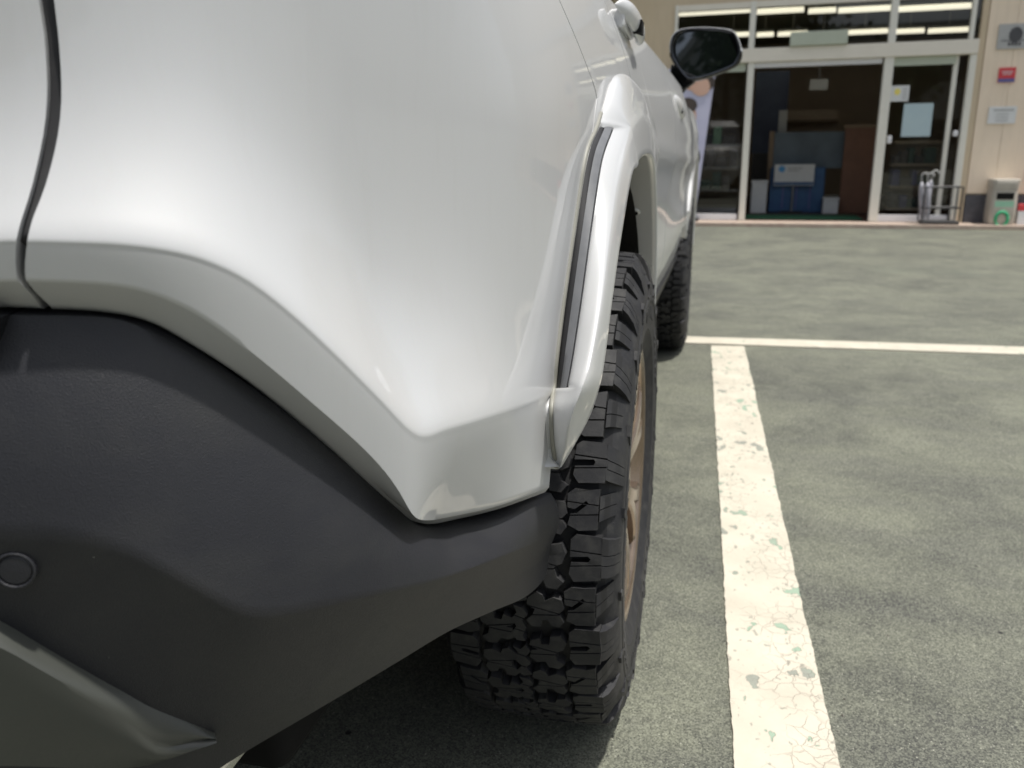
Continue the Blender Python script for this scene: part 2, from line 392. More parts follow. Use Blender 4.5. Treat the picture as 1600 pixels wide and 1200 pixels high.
# ------------------------------------------------------------------ shop building
FK = -.045                                           # facade: Y = FY + FK*X
FY = 10.22
fdir = np.array([1, FK, 0.])/math.hypot(1, FK); fn = np.array([fdir[1], -fdir[0], 0.])   # fn points out to the car park
fo = np.array([0, FY, 0.])
def fpt(u, z, d=0.): return fo+fdir*u+fn*d+np.array([0, 0, z])        # d>0: towards the car park
def fu(x, y, d=0.):
    """surveyed facade coordinates (u, z) of a photo point lying on the plane d in front of the facade"""
    r_ = ray(x, y); o = fo+fn*d; t = ((o-CAM)@fn)/(r_@fn); p = CAM+r_*t-fo
    return p@fdir, p[2]
def fbox(mb, u0, u1, z0, z1, d0, d1):
    v = [fpt(u, z, d) for z in (z0, z1) for (u, d) in ((u0, d0), (u1, d0), (u1, d1), (u0, d1))]
    return mb.add(v, [(0, 3, 2, 1), (4, 5, 6, 7), (0, 1, 5, 4), (1, 2, 6, 5), (2, 3, 7, 6), (3, 0, 4, 7)])
def fb(name, u0, u1, z0, z1, d0, d1, m, parent, bevel=0.):
    return fbox(MB(), u0, u1, z0, z1, d0, d1).build(name, m, parent, bevel=bevel)
def U(x, y, d=0): return fu(x, y, d)[0]
def Z(x, y, d=0): return fu(x, y, d)[1]
shop = tag(empty('shop_building', fpt(2, 0)), 'beige single storey shop front with sliding glass doors across the car park', 'shop building')
uL = U(1056, 20); uP1 = U(1166, 200); uP2 = U(1375, 200); uP3 = U(1481, 200); uP4 = U(1503, 200); uW = U(1518, 200)
zB0, zB1, zT, zF = Z(1300, 93), Z(1300, 71), Z(1300, 2), .06
HF = 4.6
# floor, step, interior shell
fb('interior_floor', uL-2, uW+1.5, 0.0, .058, -7, -.10, 'darkred', shop)
fb('interior_back_wall', uL-2, uW+1.5, .06, 3.3, -7.1, -7.0, 'interior', shop)
fb('interior_side_wall', uL-2.1, uL-2, 0, 3.3, -7, -.2, 'interior', shop); fb('interior_side_wall', uW+1.5, uW+1.6, 0, 3.3, -7, -.2, 'interior', shop)
fb('interior_ceiling', uL-2, uW+1.5, 3.0, 3.1, -7, -.2, 'intceil', shop)
fb('step', uL-1.5, uW+8, 0, .05, -.09, .42, 'step', shop, .004)
fb('green_door_mat', uP1+.05, uP2-.08, .062, .072, -.9, -.12, 'mat', shop)
# solid walls: left, right (siding boards one by one), fascia above
fb('wall', uL-9, uL, 0, zT+.05, -.20, 0, 'wallback', shop)
fb('wall', uW+.02, uW+9, 0, HF, -.24, -.02, 'wallback', shop)
fb('wall', uL-9, uW+.02, zT+.05, HF, -.20, 0, 'wallback', shop)
fb('roof', uL-9.2, uW+9.2, HF, HF+.25, -8, .3, 'concrete', shop)
fb('canopy', uL-9, uW+9, 3.30, 3.50, .022, .17, 'concrete', shop)
bw = .30; k = 0; src = None
for i in range(20):
    u0 = uW+.03+i*bw
    o = fb('wall_panel', u0, u0+bw-.002, .40, 3.24, -.015, .012, 'wall', shop, .003)
    fb('base_tile', u0, u0+bw-.005, .05, .385, -.015, .022, 'basetile', shop, .002)
fb('corner_return', uP4+.06, uW+.02, .05, 3.24, -.05, .02, 'wallback', shop, .003)
# frames
def post(x0, y0, x1, y1, wpx, z0, z1, d0=-.08, d1=.03, m='alu', name='door_post'):
    u = (U(x0, y0)+U(x1, y1))/2; wd = wpx/1290*11.4
    return fb(name, u-wd/2, u+wd/2, z0, z1, d0, d1, m, shop, .004), u, wd
post(1172, 100, 1160, 345, 9, .055, zB0)
post(1388, 100, 1364, 345, 12, .055, zB0)
post(1493, 100, 1467, 340, 6, .055, zB0, -.12, -.03)
post(1515, 100, 1492, 345, 8, .055, zB0)
post(1177, 5, 1175, 70, 8, zB1+.002, zT+.05, name='mullion'); post(1398, 5, 1394, 70, 9, zB1+.002, zT+.05, name='mullion')
post(1057, 5, 1057, 70, 4, .055, zT+.05, name='mullion'); post(1521, 5, 1519, 70, 5, zB1+.002, zT+.05, name='mullion')
fb('transom', uL, uP4+.06, zB0, zB1, -.10, .05, 'beam', shop, .006)
fb('door_head_rail', uP1+.04, uP2-.05, zB0-.062, zB0-.003, -.09, .0, 'alu2', shop)
fb('door_head_rail', uP2+.08, uP3, zB0-.10, zB0-.003, -.07, .0, 'sage', shop)
fb('door_head_rail', uL+.02, uP1-.05, zB0-.10, zB0-.003, -.07, .0, 'sage', shop)
fb('window_head_rail', uL+.03, uW-.03, zT-.02, zT+.048, -.09, .01, 'beam', shop)
fb('sensor_cover', U(1235, 60, .09), U(1325, 60, .09), zB1+.004, Z(1280, 48, .09), .0, .09, 'sage', shop, .006)
fb('bottom_rail', uL, uP1-.05, .055, Z(1120, 334), -.06, .01, 'alu2', shop, .003)
fb('bottom_rail', uP2+.08, uP4-.04, .055, Z(1430, 336), -.06, .01, 'alu2', shop, .003)
# panes
for a, b, z0, z1 in ((uL+.03, uP1-.05, .20, zB0-.10), (uP2+.07, uP3-.03, .20, zB0-.10), (uP3+.03, uP4-.04, .20, zB0-.02),
                     (uL+.03, U(1173, 40)-.01, zB1+.01, zT-.02), (U(1181, 40)+.01, U(1393, 40)-.01, zB1+.01, zT-.02), (U(1402, 40)+.01, uW-.05, zB1+.01, zT-.02)):
    fb('glass_pane', a, b, z0, z1, -.045, -.037, 'pane', shop)
fb('door_leaf_handle', U(1386, 218), U(1393, 218), Z(1390, 224), Z(1390, 212), -.035, .02, 'alu2', shop, .01)
fb('door_lock', U(1489, 210), U(1496, 210), Z(1492, 213), Z(1492, 204), -.035, .03, 'alu2', shop, .01)
# ceiling lights (lit tubes seen through the fanlight)
def lamp(n, x0, x1, y, d):
    u0, z0 = fu(x0, y, d); u1, _ = fu(x1, y, d)
    e_ = tag(empty('ceiling_lamp', fpt((u0+u1)/2, z0, d)), n, 'ceiling lamp', 'fluorescent lamps inside the shop')
    MB().tube([fpt(u0, z0, d), fpt(u1, z0, d)], .032, 10).build('tube', 'tube', e_, True)
    fb('housing', u0, u1, z0+.034, z0+.07, d-.05, d+.05, 'white', e_, .004)
    fb('hanger', (u0+u1)/2-.006, (u0+u1)/2+.006, z0+.07, 2.995, d-.006, d+.006, 'alu', e_)
D1, D2 = -1.2, -2.9
lamp('lit tube behind the fanlight above the left glass pane, upper row beside the beige wall', 1059, 1172, 22, D1)
lamp('lit tube behind the wide middle fanlight, upper row, leftmost of the three', 1183, 1256, 19, D1)
lamp('short lit tube behind the middle fanlight, upper row, between two hangers', 1263, 1306, 18, D1)
lamp('lit tube behind the middle fanlight, upper row, beside the right mullion', 1310, 1393, 17, D1)
lamp('long lit tube behind the right fanlight, upper row above the propped door pane', 1403, 1517, 15, D1)
lamp('short lit tube in the lower row behind the left fanlight beside the car mirror', 1120, 1171, 56, D2)
lamp('short lit tube in the lower row left of the sage sensor cover', 1182, 1209, 55, D2)
lamp('second short lit tube in the lower row next to the sage sensor cover', 1215, 1262, 54, D2)
lamp('lit tube in the lower row right of the sage sensor cover', 1312, 1390, 52, D2)
lamp('lit tube in the lower row behind the right fanlight, beside the mullion', 1399, 1444, 50, D2)
lamp('lit tube in the lower row behind the right fanlight, at its right end', 1450, 1514, 49, D2)
# interior goods
def flat(name, x0, y0, x1, y1, d, th, m, label, cat, group=None, bevel=.003, floor=None):
    u0, z1 = fu(x0, y0, d+th); u1, z0 = fu(x1, y1, d+th)
    if floor is not None: z0 = floor
    e_ = tag(empty(name, fpt((u0+u1)/2, z0, d)), label, cat, group)
    return e_, (u0, u1, z0, z1)
e_, (a, b, z0, z1) = flat('picture_partition', 1203, 205, 1322, 318, -1.9, .06, 'wood', 'wood framed partition with a grey blue sea picture inside the doorway', 'partition', floor=.06)
fb('frame_post', a, a+.07, z0, z1, -1.9, -1.82, 'wood', e_, .004); fb('frame_post', b-.07, b, z0, z1, -1.9, -1.82, 'wood', e_, .004)
seam = vary('sea_picture', (.10, .13, .16), (.17, .22, .26), .5, 2.2)
fb('picture', a+.075, b-.075, z0+.62, z1-.02, -1.88, -1.85, seam, e_)
e_, (a, b, z0, z1) = flat('notice_board', 1211, 257, 1271, 290, -1.5, .03, 'white', 'white notice board with a round blue logo on a stand inside the doorway', 'notice board')
fb('board', a, b, z0, z1, -1.5, -1.47, 'white', e_, .004)
fb('print_band', a+.004, b-.004, z0+.01, z0+.05, -1.469, -1.466, 'bluepanel', e_)
MB().prism([(math.cos(t)*.045, math.sin(t)*.045) for t in np.linspace(0, 2*math.pi, 20, endpoint=False)], lambda p, h: fpt(a+.10+p[0], z1-.065+p[1], h), -1.469, -1.464).build('logo_disc', mat('sky_blue_print', (.1, .36, .68), .5), e_)
for i, (dx, dw) in enumerate(((.18, .2), (.18, .16))): fb('text_line', a+dx, a+dx+dw, z1-.06-.035*i, z1-.045-.035*i, -1.469, -1.466, 'grey', e_)
MB().tube([fpt((a+b)/2, .062, -1.52), fpt((a+b)/2, z1-.05, -1.52)], .015).build('stand_pole', 'umbrod', e_)
fb('stand_foot', (a+b)/2-.15, (a+b)/2+.15, .06, .08, -1.65, -1.42, 'matte', e_)
e_, (a, b, z0, z1) = flat('display_cabinet', 1205, 262, 1286, 316, -1.8, .25, 'bluepanel', 'dark blue display cabinet standing behind the white notice board', 'cabinet', floor=.06)
fb('cabinet_body', a, b, z0, z1, -1.80, -1.58, 'bluepanel', e_, .01)
for i in range(1, 4): fb('cabinet_rib', a+(b-a)*i/4-.01, a+(b-a)*i/4+.01, z0+.05, z1-.03, -1.579, -1.57, 'navy', e_)
def wbox(x0, y0, x1, y1, d, label):
    e_, (a, b, z0, z1) = flat('storage_box', x0, y0, x1, y1, d, .0, 'white', label, 'box', floor=.06)
    fb('box_body', a, b, z0, z1-.03, d-.25, d, 'white', e_, .01); fb('box_lid', a-.008, b+.008, z1-.028, z1, d-.26, d+.008, 'white', e_, .006)
wbox(1175, 282, 1197, 321, -1.3, 'white tall box on the floor just inside the left door post')
wbox(1287, 309, 1310, 321, -1.3, 'low white box on the floor beside the blue cabinet')
e_, (a, b, z0, z1) = flat('room_divider', 1322, 200, 1356, 320, -1.6, .1, 'partition', 'red brown wooden divider inside the doorway beside the right door post', 'room divider', floor=.06)
fb('panel', a, a+.5, z0, z1, -1.6, -1.52, 'partition', e_, .005); fb('cap_rail', a-.02, a+.5, z1+.001, z1+.04, -1.62, -1.5, 'wood', e_, .004)
# dark suits / stock on rack left of the picture partition
e_, (a, b, z0, z1) = flat('clothes_rack', 1098, 205, 1150, 320, -1.4, .1, 'teal', 'rack of dark teal goods behind the left glass pane', 'rack', floor=.06)
fb('rack_frame', a-.15, b, z0, z0+.08, -1.9, -1.4, 'umbrod', e_)
for i in range(3): fb('shelf', a-.15, b, z0+.30+i*.32, z0+.33+i*.32, -1.9, -1.4, 'umbrod', e_, .003)
rr = random.Random(4)
for i in range(3):
    uu = a-.13
    while uu < b-.1:
        ww = rr.uniform(.08, .2); hh = rr.uniform(.12, .26)
        fb('goods', uu, uu+ww, z0+.331+i*.32, z0+.331+i*.32+hh, -1.8, -1.45, rr.choice(['teal', 'teal', 'goods', 'darkgrey', 'palegreen']), e_, .01); uu += ww+.02
e_, (a, b, z0, z1) = flat('shelf_unit', 1400, 225, 1462, 330, -1.4, .1, 'goods', 'dark shelf unit of goods behind the right glass door', 'shelf unit', floor=.06)
for i in range(4): fb('shelf', a, b, z0+.05+i*.3, z0+.08+i*.3, -1.9, -1.4, 'interior', e_, .003)
for i in range(3):
    uu = a+.02
    while uu < b-.12:
        ww = rr.uniform(.06, .15); hh = rr.uniform(.1, .22)
        fb('goods', uu, uu+ww, z0+.081+i*.3, z0+.081+i*.3+hh, -1.8, -1.45, rr.choice(['darkgrey', 'goods', 'teal', 'navy']), e_, .01); uu += ww+.015
e_, (a, b, z0, z1) = flat('wall_counter', 1195, 172, 1310, 204, -4.8, .1, 'goods', 'dim hanging shelf above the picture partition deep in the shop', 'shelf')
fb('shelf_board', a, b, z0+.15, z0+.2, -5.1, -4.8, 'wood', e_); fb('shelf_back', a, b, z0, z1, -5.12, -5.1, 'interior', e_)
paper_ = flat('hanging_sign', 1266, 124, 1293, 140, -2.4, .02, 'grey', 'small pale hanging sign deep in the dim shop above the picture partition', 'sign')
e_, (a, b, z0, z1) = paper_; fb('plate', a, b, z0, z1, -2.4, -2.38, 'white', e_, .003); fb('hanger', (a+b)/2-.005, (a+b)/2+.005, z1+.001, 2.99, -2.395, -2.385, 'umbrod', e_)
e_, (a, b, z0, z1) = flat('wall_poster', 1182, 112, 1228, 200, -3.2, .02, 'navy', 'tall dim blue poster panel on the left inside the open doorway', 'poster', floor=.9)
fb('sheet', a, b, z0, z1, -3.2, -3.18, vary('dim_blue_poster', (.05, .06, .12), (.10, .13, .20), .5, 1.7), e_, .002); fb('stand', a+.02, b-.02, .06, z0-.002, -3.2, -3.17, 'darkgrey', e_)
e_, (a, b, z0, z1) = flat('display_pillar', 1218, 172, 1229, 204, -2.2, .1, 'white', 'pale slim pillar standing behind the picture partition', 'pillar', floor=.06)
fb('shaft', a, b, z0, z1, -2.3, -2.2, 'grey', e_, .005)
# leaning banner with two printed faces, in front of left pane
bp = [onZ(1093, 345, 0)]
def quadp(name, P, th, m, parent):
    """flat sign given four facade points (u,z,d), with thickness th"""
    v = [fpt(u, z, d) for u, z, d in P]+[fpt(u, z, d-th) for u, z, d in P]
    return MB().add(v, [(0, 1, 2, 3), (7, 6, 5, 4), (0, 4, 5, 1), (1, 5, 6, 2), (2, 6, 7, 3), (3, 7, 4, 0)]).build(name, m, parent)
dB = .14
tr = fu(1119, 108, dB); br = fu(1091, 300, dB)
slope_ = (br[0]-tr[0])/(br[1]-tr[1])
bott = .10; ub = br[0]+slope_*(bott-br[1]); ut = tr[0]; zt = tr[1]+.02
bn = tag(empty('leaning_banner', fpt(ub-.3, 0.05, dB)), 'lilac banner with two printed faces leaning against the left glass pane behind the car mirror', 'banner')
quadp('banner_cloth', [(ub-.62, bott, dB), (ub, bott, dB), (ut, zt, dB), (ut-.62, zt, dB)], .012, 'lilac', bn)
def blob(parent, name, x, y, rx, ry, m, d, n=22, rot=0):
    u, z = fu(x, y, d); ax = rx/1290*11.3; ay = ry/1290*11.3
    return MB().prism([(math.cos(t)*ax, math.sin(t)*ay) for t in np.linspace(0, 2*math.pi, n, endpoint=False)],
               lambda p, h: fpt(u+p[0]*math.cos(rot)-p[1]*math.sin(rot), z+p[0]*math.sin(rot)+p[1]*math.cos(rot), h), d-.001, d+.0015).build(name, m, parent)
blob(bn, 'printed_hair', 1104, 128, 12, 11, 'hair', dB+.006, rot=-.8); blob(bn, 'printed_face', 1094, 134, 15, 13, 'skin', dB+.008, rot=-.8)
blob(bn, 'printed_arm', 1082, 128, 16, 12, 'skin', dB+.004, rot=-.3)
blob(bn, 'printed_hair', 1074, 165, 14, 11, 'hair', dB+.006); blob(bn, 'printed_face', 1077, 181, 10, 17, 'skin', dB+.004, rot=.1)
blob(bn, 'printed_sleeve', 1078, 246, 15, 18, 'darkgrey', dB+.005)
fb('banner_foot', ub-.7, ub+.05, .052, .085, dB-.12, dB+.12, 'matte', bn, .005)
# posters on the right door
def paper(name, x0, y0, x1, y1, m, label, cat, d=-.03, skew=0):
    a, z1 = fu(x0, y0, d); b, z0 = fu(x1, y1, d)
    e_ = tag(empty(name, fpt((a+b)/2, z0, d)), label, cat)
    fb('sheet', a, b, z0, z1, d-.004, d, m, e_); return e_, a, b, z0, z1, d
e_, a, b, z0, z1, d = paper('notice_poster', 1392, 134, 1419, 158, 'white', 'small white notice with a yellow emblem taped high on the right glass door', 'poster')
MB().prism([(math.cos(t)*.035, math.sin(t)*.038) for t in np.linspace(0, 2*math.pi, 16, endpoint=False)], lambda p, h: fpt(a+.08+p[0], (z0+z1)/2+.02+p[1], h), d+.0005, d+.002).build('emblem', 'yellow', e_)
for i in range(4): fb('text_line', b-.075, b-.02, z1-.05-i*.035, z1-.035-i*.035, d+.0005, d+.002, 'grey', e_)
e_, a, b, z0, z1, d = paper('paper_poster', 1413, 162, 1453, 213, 'poster', 'plain pale blue paper poster on the right glass door below the small notice', 'poster')
# wall signs
def sign(name, x0, y0, x1, y1, m, label, d=.03):
    a, z1 = fu(x0, y0, d); b, z0 = fu(x1, y1, d)
    e_ = tag(empty(name, fpt((a+b)/2, z0, d)), label, 'sign'); fb('plate', a, b, z0, z1, .013, d, m, e_, .002); return e_, a, b, z0, z1, d
e_, a, b, z0, z1, d = sign('wall_sign', 1562, 38, 1612, 75, 'grey', 'grey metal plate with a round dark crest high on the beige wall')
MB().prism([(math.cos(t)*.075*(1 if i % 2 else .86), math.sin(t)*.09*(1 if i % 2 else .9)) for i, t in enumerate(np.linspace(0, 2*math.pi, 24, endpoint=False))], lambda p, h: fpt((a+b)/2+p[0], z1-.12+p[1], h), d+.0005, d+.004).build('crest', 'darkgrey', e_)
fb('text_line', a+.04, b-.04, z0+.085, z0+.095, d+.0005, d+.002, 'darkgrey', e_)
for i in range(4): fb('letter', (a+b)/2-.07+i*.036, (a+b)/2-.045+i*.036, z0+.035, z0+.07, d+.0005, d+.003, 'darkgrey', e_)
e_, a, b, z0, z1, d = sign('wall_sign', 1562, 106, 1585, 128, 'red', 'small red sticker sign with a blue foot line on the beige wall')
fb('foot_band', a, b, z0, z0+.04, d+.0005, d+.002, 'navy', e_); fb('text_line', a+.03, b-.03, z0+.11, z0+.12, d+.0005, d+.002, 'white', e_); fb('text_line', a+.04, b-.04, z0+.085, z0+.093, d+.0005, d+.002, 'white', e_)
e_, a, b, z0, z1, d = sign('wall_sign', 1546, 167, 1586, 193, 'white', 'white rectangular notice with faint grey text on the beige wall above the bin')
fb('text_line', a+.05, b-.03, z1-.05, z1-.03, d+.0005, d+.002, 'grey', e_)
for i in range(3): fb('text_line', a+.08, b-.08, z1-.09-i*.035, z1-.08-i*.035, d+.0005, d+.002, 'grey', e_)
# bin
dbn = .30; a, _ = fu(1541, 352, dbn); b, _ = fu(1583, 352, dbn); zt = Z(1568, 280, dbn)
a2 = U(1548, 290, dbn); b2 = U(1586, 290, dbn); cu = (a+b)/2+.02; hw = (b-a)/2
bn_ = tag(empty('litter_bin', fpt(cu, .05, dbn-.17)), 'grey beige outdoor litter bin with a green recycling mark beside the shop wall', 'litter bin')
def ring(hw_, hd, z, r=.04, n=5, c=cu, dc=dbn-.17):
    pts = []
    for sx, sy, a0 in ((1, 1, 0), (-1, 1, 90), (-1, -1, 180), (1, -1, 270)):
        for k in range(n+1):
            t = R(a0+90*k/n); pts.append(fpt(c+sx*(hw_-r)+r*math.cos(t), z, dc+sy*(hd-r)+r*math.sin(t)))
    return pts
rg = [ring(hw*.93, .15, .05), ring(hw, .165, .10), ring(hw*.98, .16, zt*.55), ring(hw*.93, .155, zt-.12)]
mb = MB(); mb.grid(rg, close_v=True); n_ = len(rg[0]); mb.f += [tuple(range(n_-1, -1, -1)), tuple(range(3*n_, 4*n_))]; mb.build('bin_body', 'binbody', bn_, True, R(40))
rg = [ring(hw*.95, .16, zt-.118), ring(hw*.98, .168, zt-.06), ring(hw*1.0, .172, zt-.01), ring(hw*.96, .165, zt)]
mb = MB(); mb.grid(rg, close_v=True); mb.f += [tuple(range(n_-1, -1, -1)), tuple(range(3*n_, 4*n_))]; mb.build('bin_lid', 'binbody', bn_, True, R(40))
dq = dbn-.17+.166
fb('bin_slot', cu-hw*.66, cu+hw*.66, zt-.235, zt-.155, dq-.02, dq-.004, 'black', bn_, .02)
fb('label_band', cu-hw*.7, cu+hw*.7, zt-.32, zt-.25, dq-.008, dq-.004, 'palegreen', bn_)
am = MB()
for s0_, s1_ in ((200, 20), (20, -150)):
    arc = [(math.cos(R(t))*.065, math.sin(R(t))*.085) for t in np.linspace(s0_, s1_, 12)]
    am.tube([fpt(cu+p[0]-.01, zt-.46+p[1], dq+.001) for p in arc], .018, 6)
am.build('recycling_mark', 'green', bn_, True)
# red-white object at frame edge: small cone shaped sign board
c_ = fu(1603, 350, .25); e_ = tag(empty('floor_sign', fpt(c_[0]+.1, .05, .25)), 'low white board with a red top edge against the wall base right of the bin', 'floor sign')
fb('board', c_[0]-.10, c_[0]+.35, .05, .21, .2, .26, 'white', e_, .005); fb('red_top', c_[0]-.10, c_[0]+.35, .212, .29, .2, .26, 'red', e_, .005)
# umbrella stand with umbrellas
du = .22; a, _ = fu(1436, 350, du); b, _ = fu(1494, 350, du); zt = Z(1480, 292, du)
us = tag(empty('umbrella_stand', fpt((a+b)/2, .05, du)), 'black wire umbrella stand in front of the right glass door', 'umbrella stand')
fb('tray', a, b, .052, .09, du-.14, du+.14, 'matte', us, .006)
mb = MB()
for z in (zt, zt*.5): mb.tube([fpt(a, z, du-.13), fpt(b, z, du-.13), fpt(b, z, du+.13), fpt(a, z, du+.13), fpt(a, z, du-.13)], .008, 6)
mb.build('wire_frame', 'matte', us)
for uu, dd in ((a, -.13), (b, -.13), (a, .13), (b, .13)): MB().tube([fpt(uu, .09, du+dd), fpt(uu, zt, du+dd)], .009, 6).build('leg', 'matte', us)
for i, (x0, x1, lab) in enumerate(((1440, 1441, 'clear furled umbrella upright at the left end of the stand'), (1443, 1457, 'clear furled umbrella tilting right with its handle over the others'),
                                   (1449, 1449, 'clear furled umbrella upright, second from the left in the stand'))):
    p0 = fu(x0, 345, du); p1 = fu(x1, 275-(i == 1)*4, du)
    P0 = Vector(fpt(p0[0], .10, du+.03*i-.03)); P1 = Vector(fpt(p1[0], p1[1], du+.03*i-.03))
    e_ = tag(empty('umbrella', P0), lab, 'umbrella', 'furled umbrellas in the stand')
    MB().tube([P0, P0.lerp(P1, .15), P0.lerp(P1, .5), P0.lerp(P1, .75), P0.lerp(P1, .86)], [.006, .02, .034, .03, .012], 8).build('canopy', 'umb', e_, True)
    hk = [P0.lerp(P1, .84), P1]+[P1+Vector(fpt(.035*(1-math.cos(t)), .035*math.sin(t), 0))-Vector(fpt(0, 0, 0)) for t in np.linspace(.3, 3.4, 7)]
    MB().tube(hk, .009, 6).build('handle', 'grey', e_, True)

# opposite side of the car park (seen only as reflections in paint, mirror and glass)
ob = tag(empty('opposite_building', (8, -30, 0)), 'pale two storey building facing the shop across the car park, seen in reflections', 'building')
MB().box((-6, -38, 0), (22, -30, 7.2)).build('wall', 'concrete', ob); MB().box((-6.3, -38.3, 7.21), (22.3, -29.7, 7.5)).build('roof', 'concrete', ob)
winglass = mat('dark_window_glass', (.02, .025, .03), .05, spec=.6)
for zz in (1.2, 4.4):
    for i in range(8):
        x = -4.6+i*3.3
        wf = MB().box((x, -29.98, zz), (x+1.9, -29.9, zz+1.5)).build('window', 'alu', ob); MB().box((x+.08, -29.897, zz+.08), (x+1.82, -29.88, zz+1.42)).build('pane', winglass, wf)
def tree(x, y, h, seed, lab):
    rnd = random.Random(seed); t = tag(empty('tree', (x, y, 0)), lab, 'tree', 'trees along the far side of the car park')
    tb = MB(); top = Vector((x+rnd.uniform(-.3, .3), y, h*.55)); tb.tube([(x, y, 0), (x+.05, y, h*.25), top], [.22, .17, .09], 8)
    cl = []
    for i in range(17):
        a = rnd.uniform(0, 6.28); el = rnd.uniform(-.9, 1.3); rr_ = h*.26*rnd.uniform(.6, 1.1)
        c = Vector((x, y, h*.62))+Vector((math.cos(a)*math.cos(el)*rr_, math.sin(a)*math.cos(el)*rr_, math.sin(el)*rr_*1.3-.6)); cl.append(c)
        if i < 6: tb.tube([Vector((x+.05, y, h*.3)).lerp(top, rnd.random()), c], [.07, .02], 5)
    tb.build('trunk', 'bark', t, True)
    v = []; f = []
    for c in cl:
        for _ in range(210):
            p = c+Vector((rnd.gauss(0, 1), rnd.gauss(0, 1), rnd.gauss(0, .8)))*h*.075
            a = Vector((rnd.gauss(0, 1), rnd.gauss(0, 1), rnd.gauss(0, 1))).normalized()*.22; b = a.orthogonal().normalized()*.15; n = len(v)
            v += [p-a, p+b, p+a, p-b]; f.append((n, n+1, n+2, n+3))
    mesh('crown', v, f, 'leaf', t)
kinds = ['tall dark leafy tree at the far left end of the row behind the car', 'rounded leafy tree second from the left end of the row', 'broad leafy tree third in the row', 'slightly shorter leafy tree fourth in the row',
         'tall leafy tree at the middle of the row', 'bushy leafy tree just past the middle of the row', 'broad low crowned tree in the row near the car', 'dense tree in the row straight behind the parked car',
         'leafy tree against the corner of the opposite building', 'tree in front of the first windows of the opposite building', 'tree in front of the last windows of the opposite building']
for i, lab in enumerate(kinds):
    tree(-27+i*3.6 if i < 9 else 6+(i-9)*7, -23-(i % 3)*1.4, 8.5+(i*7 % 5)*.5 if i < 9 else 6.5, 20+i, lab)

# ================================================================== CAR
car = tag(empty('parked_car', (0, 0, 0)), 'pearl white sport utility car with black cladding and bronze wheels parked beside the white line', 'car')
# plan outline of the body (half, from rear centre to front centre)
PL = np.array([(0, -.985), (.25, -.972), (.45, -.948), (.58, -.918), (.67, -.880), (.73, -.835), (.775, -.775), (.806, -.70), (.828, -.61), (.845, -.51), (.857, -.40), (.866, -.25),
               (.872, -.05), (.877, .2), (.884, .5), (.895, .9), (.906, 1.35), (.914, 1.8), (.920, 2.3), (.921, 2.7), (.912, 3.0), (.885, 3.2), (.82, 3.38), (.68, 3.52), (.45, 3.60), (.2, 3.635), (0, 3.64)])
def catmull(P, n=10):
    Q = []; P = np.vstack([2*P[0]-P[1], P, 2*P[-1]-P[-2]])
    for i in range(1, len(P)-2):
        for t in np.linspace(0, 1, n, endpoint=False):
            Q.append(.5*((2*P[i])+(-P[i-1]+P[i+1])*t+(2*P[i-1]-5*P[i]+4*P[i+1]-P[i+2])*t*t+(-P[i-1]+3*P[i]-3*P[i+1]+P[i+2])*t**3))
    Q.append(P[-2]); return np.array(Q)
HP = catmull(PL, 12)
_L = np.concatenate([[0], np.cumsum(np.linalg.norm(np.diff(HP, axis=0), axis=1))]); _t = np.arange(0, _L[-1], .002)
HP = np.stack([np.interp(_t, _L, HP[:, 0]), np.interp(_t, _L, HP[:, 1])], 1)
for _ in range(520):
    Q_ = HP.copy(); Q_[1:-1] = (HP[:-2]+2*HP[1:-1]+HP[2:])/4; HP = Q_
HS = np.concatenate([[0], np.cumsum(np.linalg.norm(np.diff(HP, axis=0), axis=1))])
tn = np.gradient(HP, axis=0); tn /= np.linalg.norm(tn, axis=1)[:, None]; HN = np.stack([tn[:, 1], -tn[:, 0]], 1)
tn2 = HN.copy()
for _ in range(300): tn2[1:-1] = (tn2[:-2]+tn2[1:-1]+tn2[2:])/3
HN = tn2/np.linalg.norm(tn2, axis=1)[:, None]
def hull(s, z, d=0.):
    x = np.interp(s, HS, HP[:, 0]); y = np.interp(s, HS, HP[:, 1]); nx = np.interp(s, HS, HN[:, 0]); ny = np.interp(s, HS, HN[:, 1])
    l = math.hypot(nx, ny); return (x+nx/l*d, y+ny/l*d, z)
def s_atY(Y): return float(np.interp(Y, HP[:, 1], HS))          # valid where Y grows monotonically
def cast(x, y, d=0.):
    """(s, z) where the photo ray meets the body outline offset by d"""
    r_ = ray(x, y); P = HP+HN*d; rel = P-CAM[:2]; cr = r_[0]*rel[:, 1]-r_[1]*rel[:, 0]
    best = None
    for i in range(len(cr)-1):
        if cr[i]*cr[i+1] <= 0 and cr[i] != cr[i+1]:
            k = cr[i]/(cr[i]-cr[i+1]); p = rel[i]*(1-k)+rel[i+1]*k; t = (p@r_[:2])/(r_[:2]@r_[:2])
            if t > 0 and (best is None or t < best[0]): best = (t, HS[i]*(1-k)+HS[i+1]*k)
    if best is None: return None
    return best[1], CAM[2]+r_[2]*best[0]
def dense(px, n=60):
    P = catmull(np.array(px, float), 8); L = np.concatenate([[0], np.cumsum(np.linalg.norm(np.diff(P, axis=0), axis=1))])
    t = np.linspace(0, L[-1], n); return np.stack([np.interp(t, L, P[:, 0]), np.interp(t, L, P[:, 1])], 1)
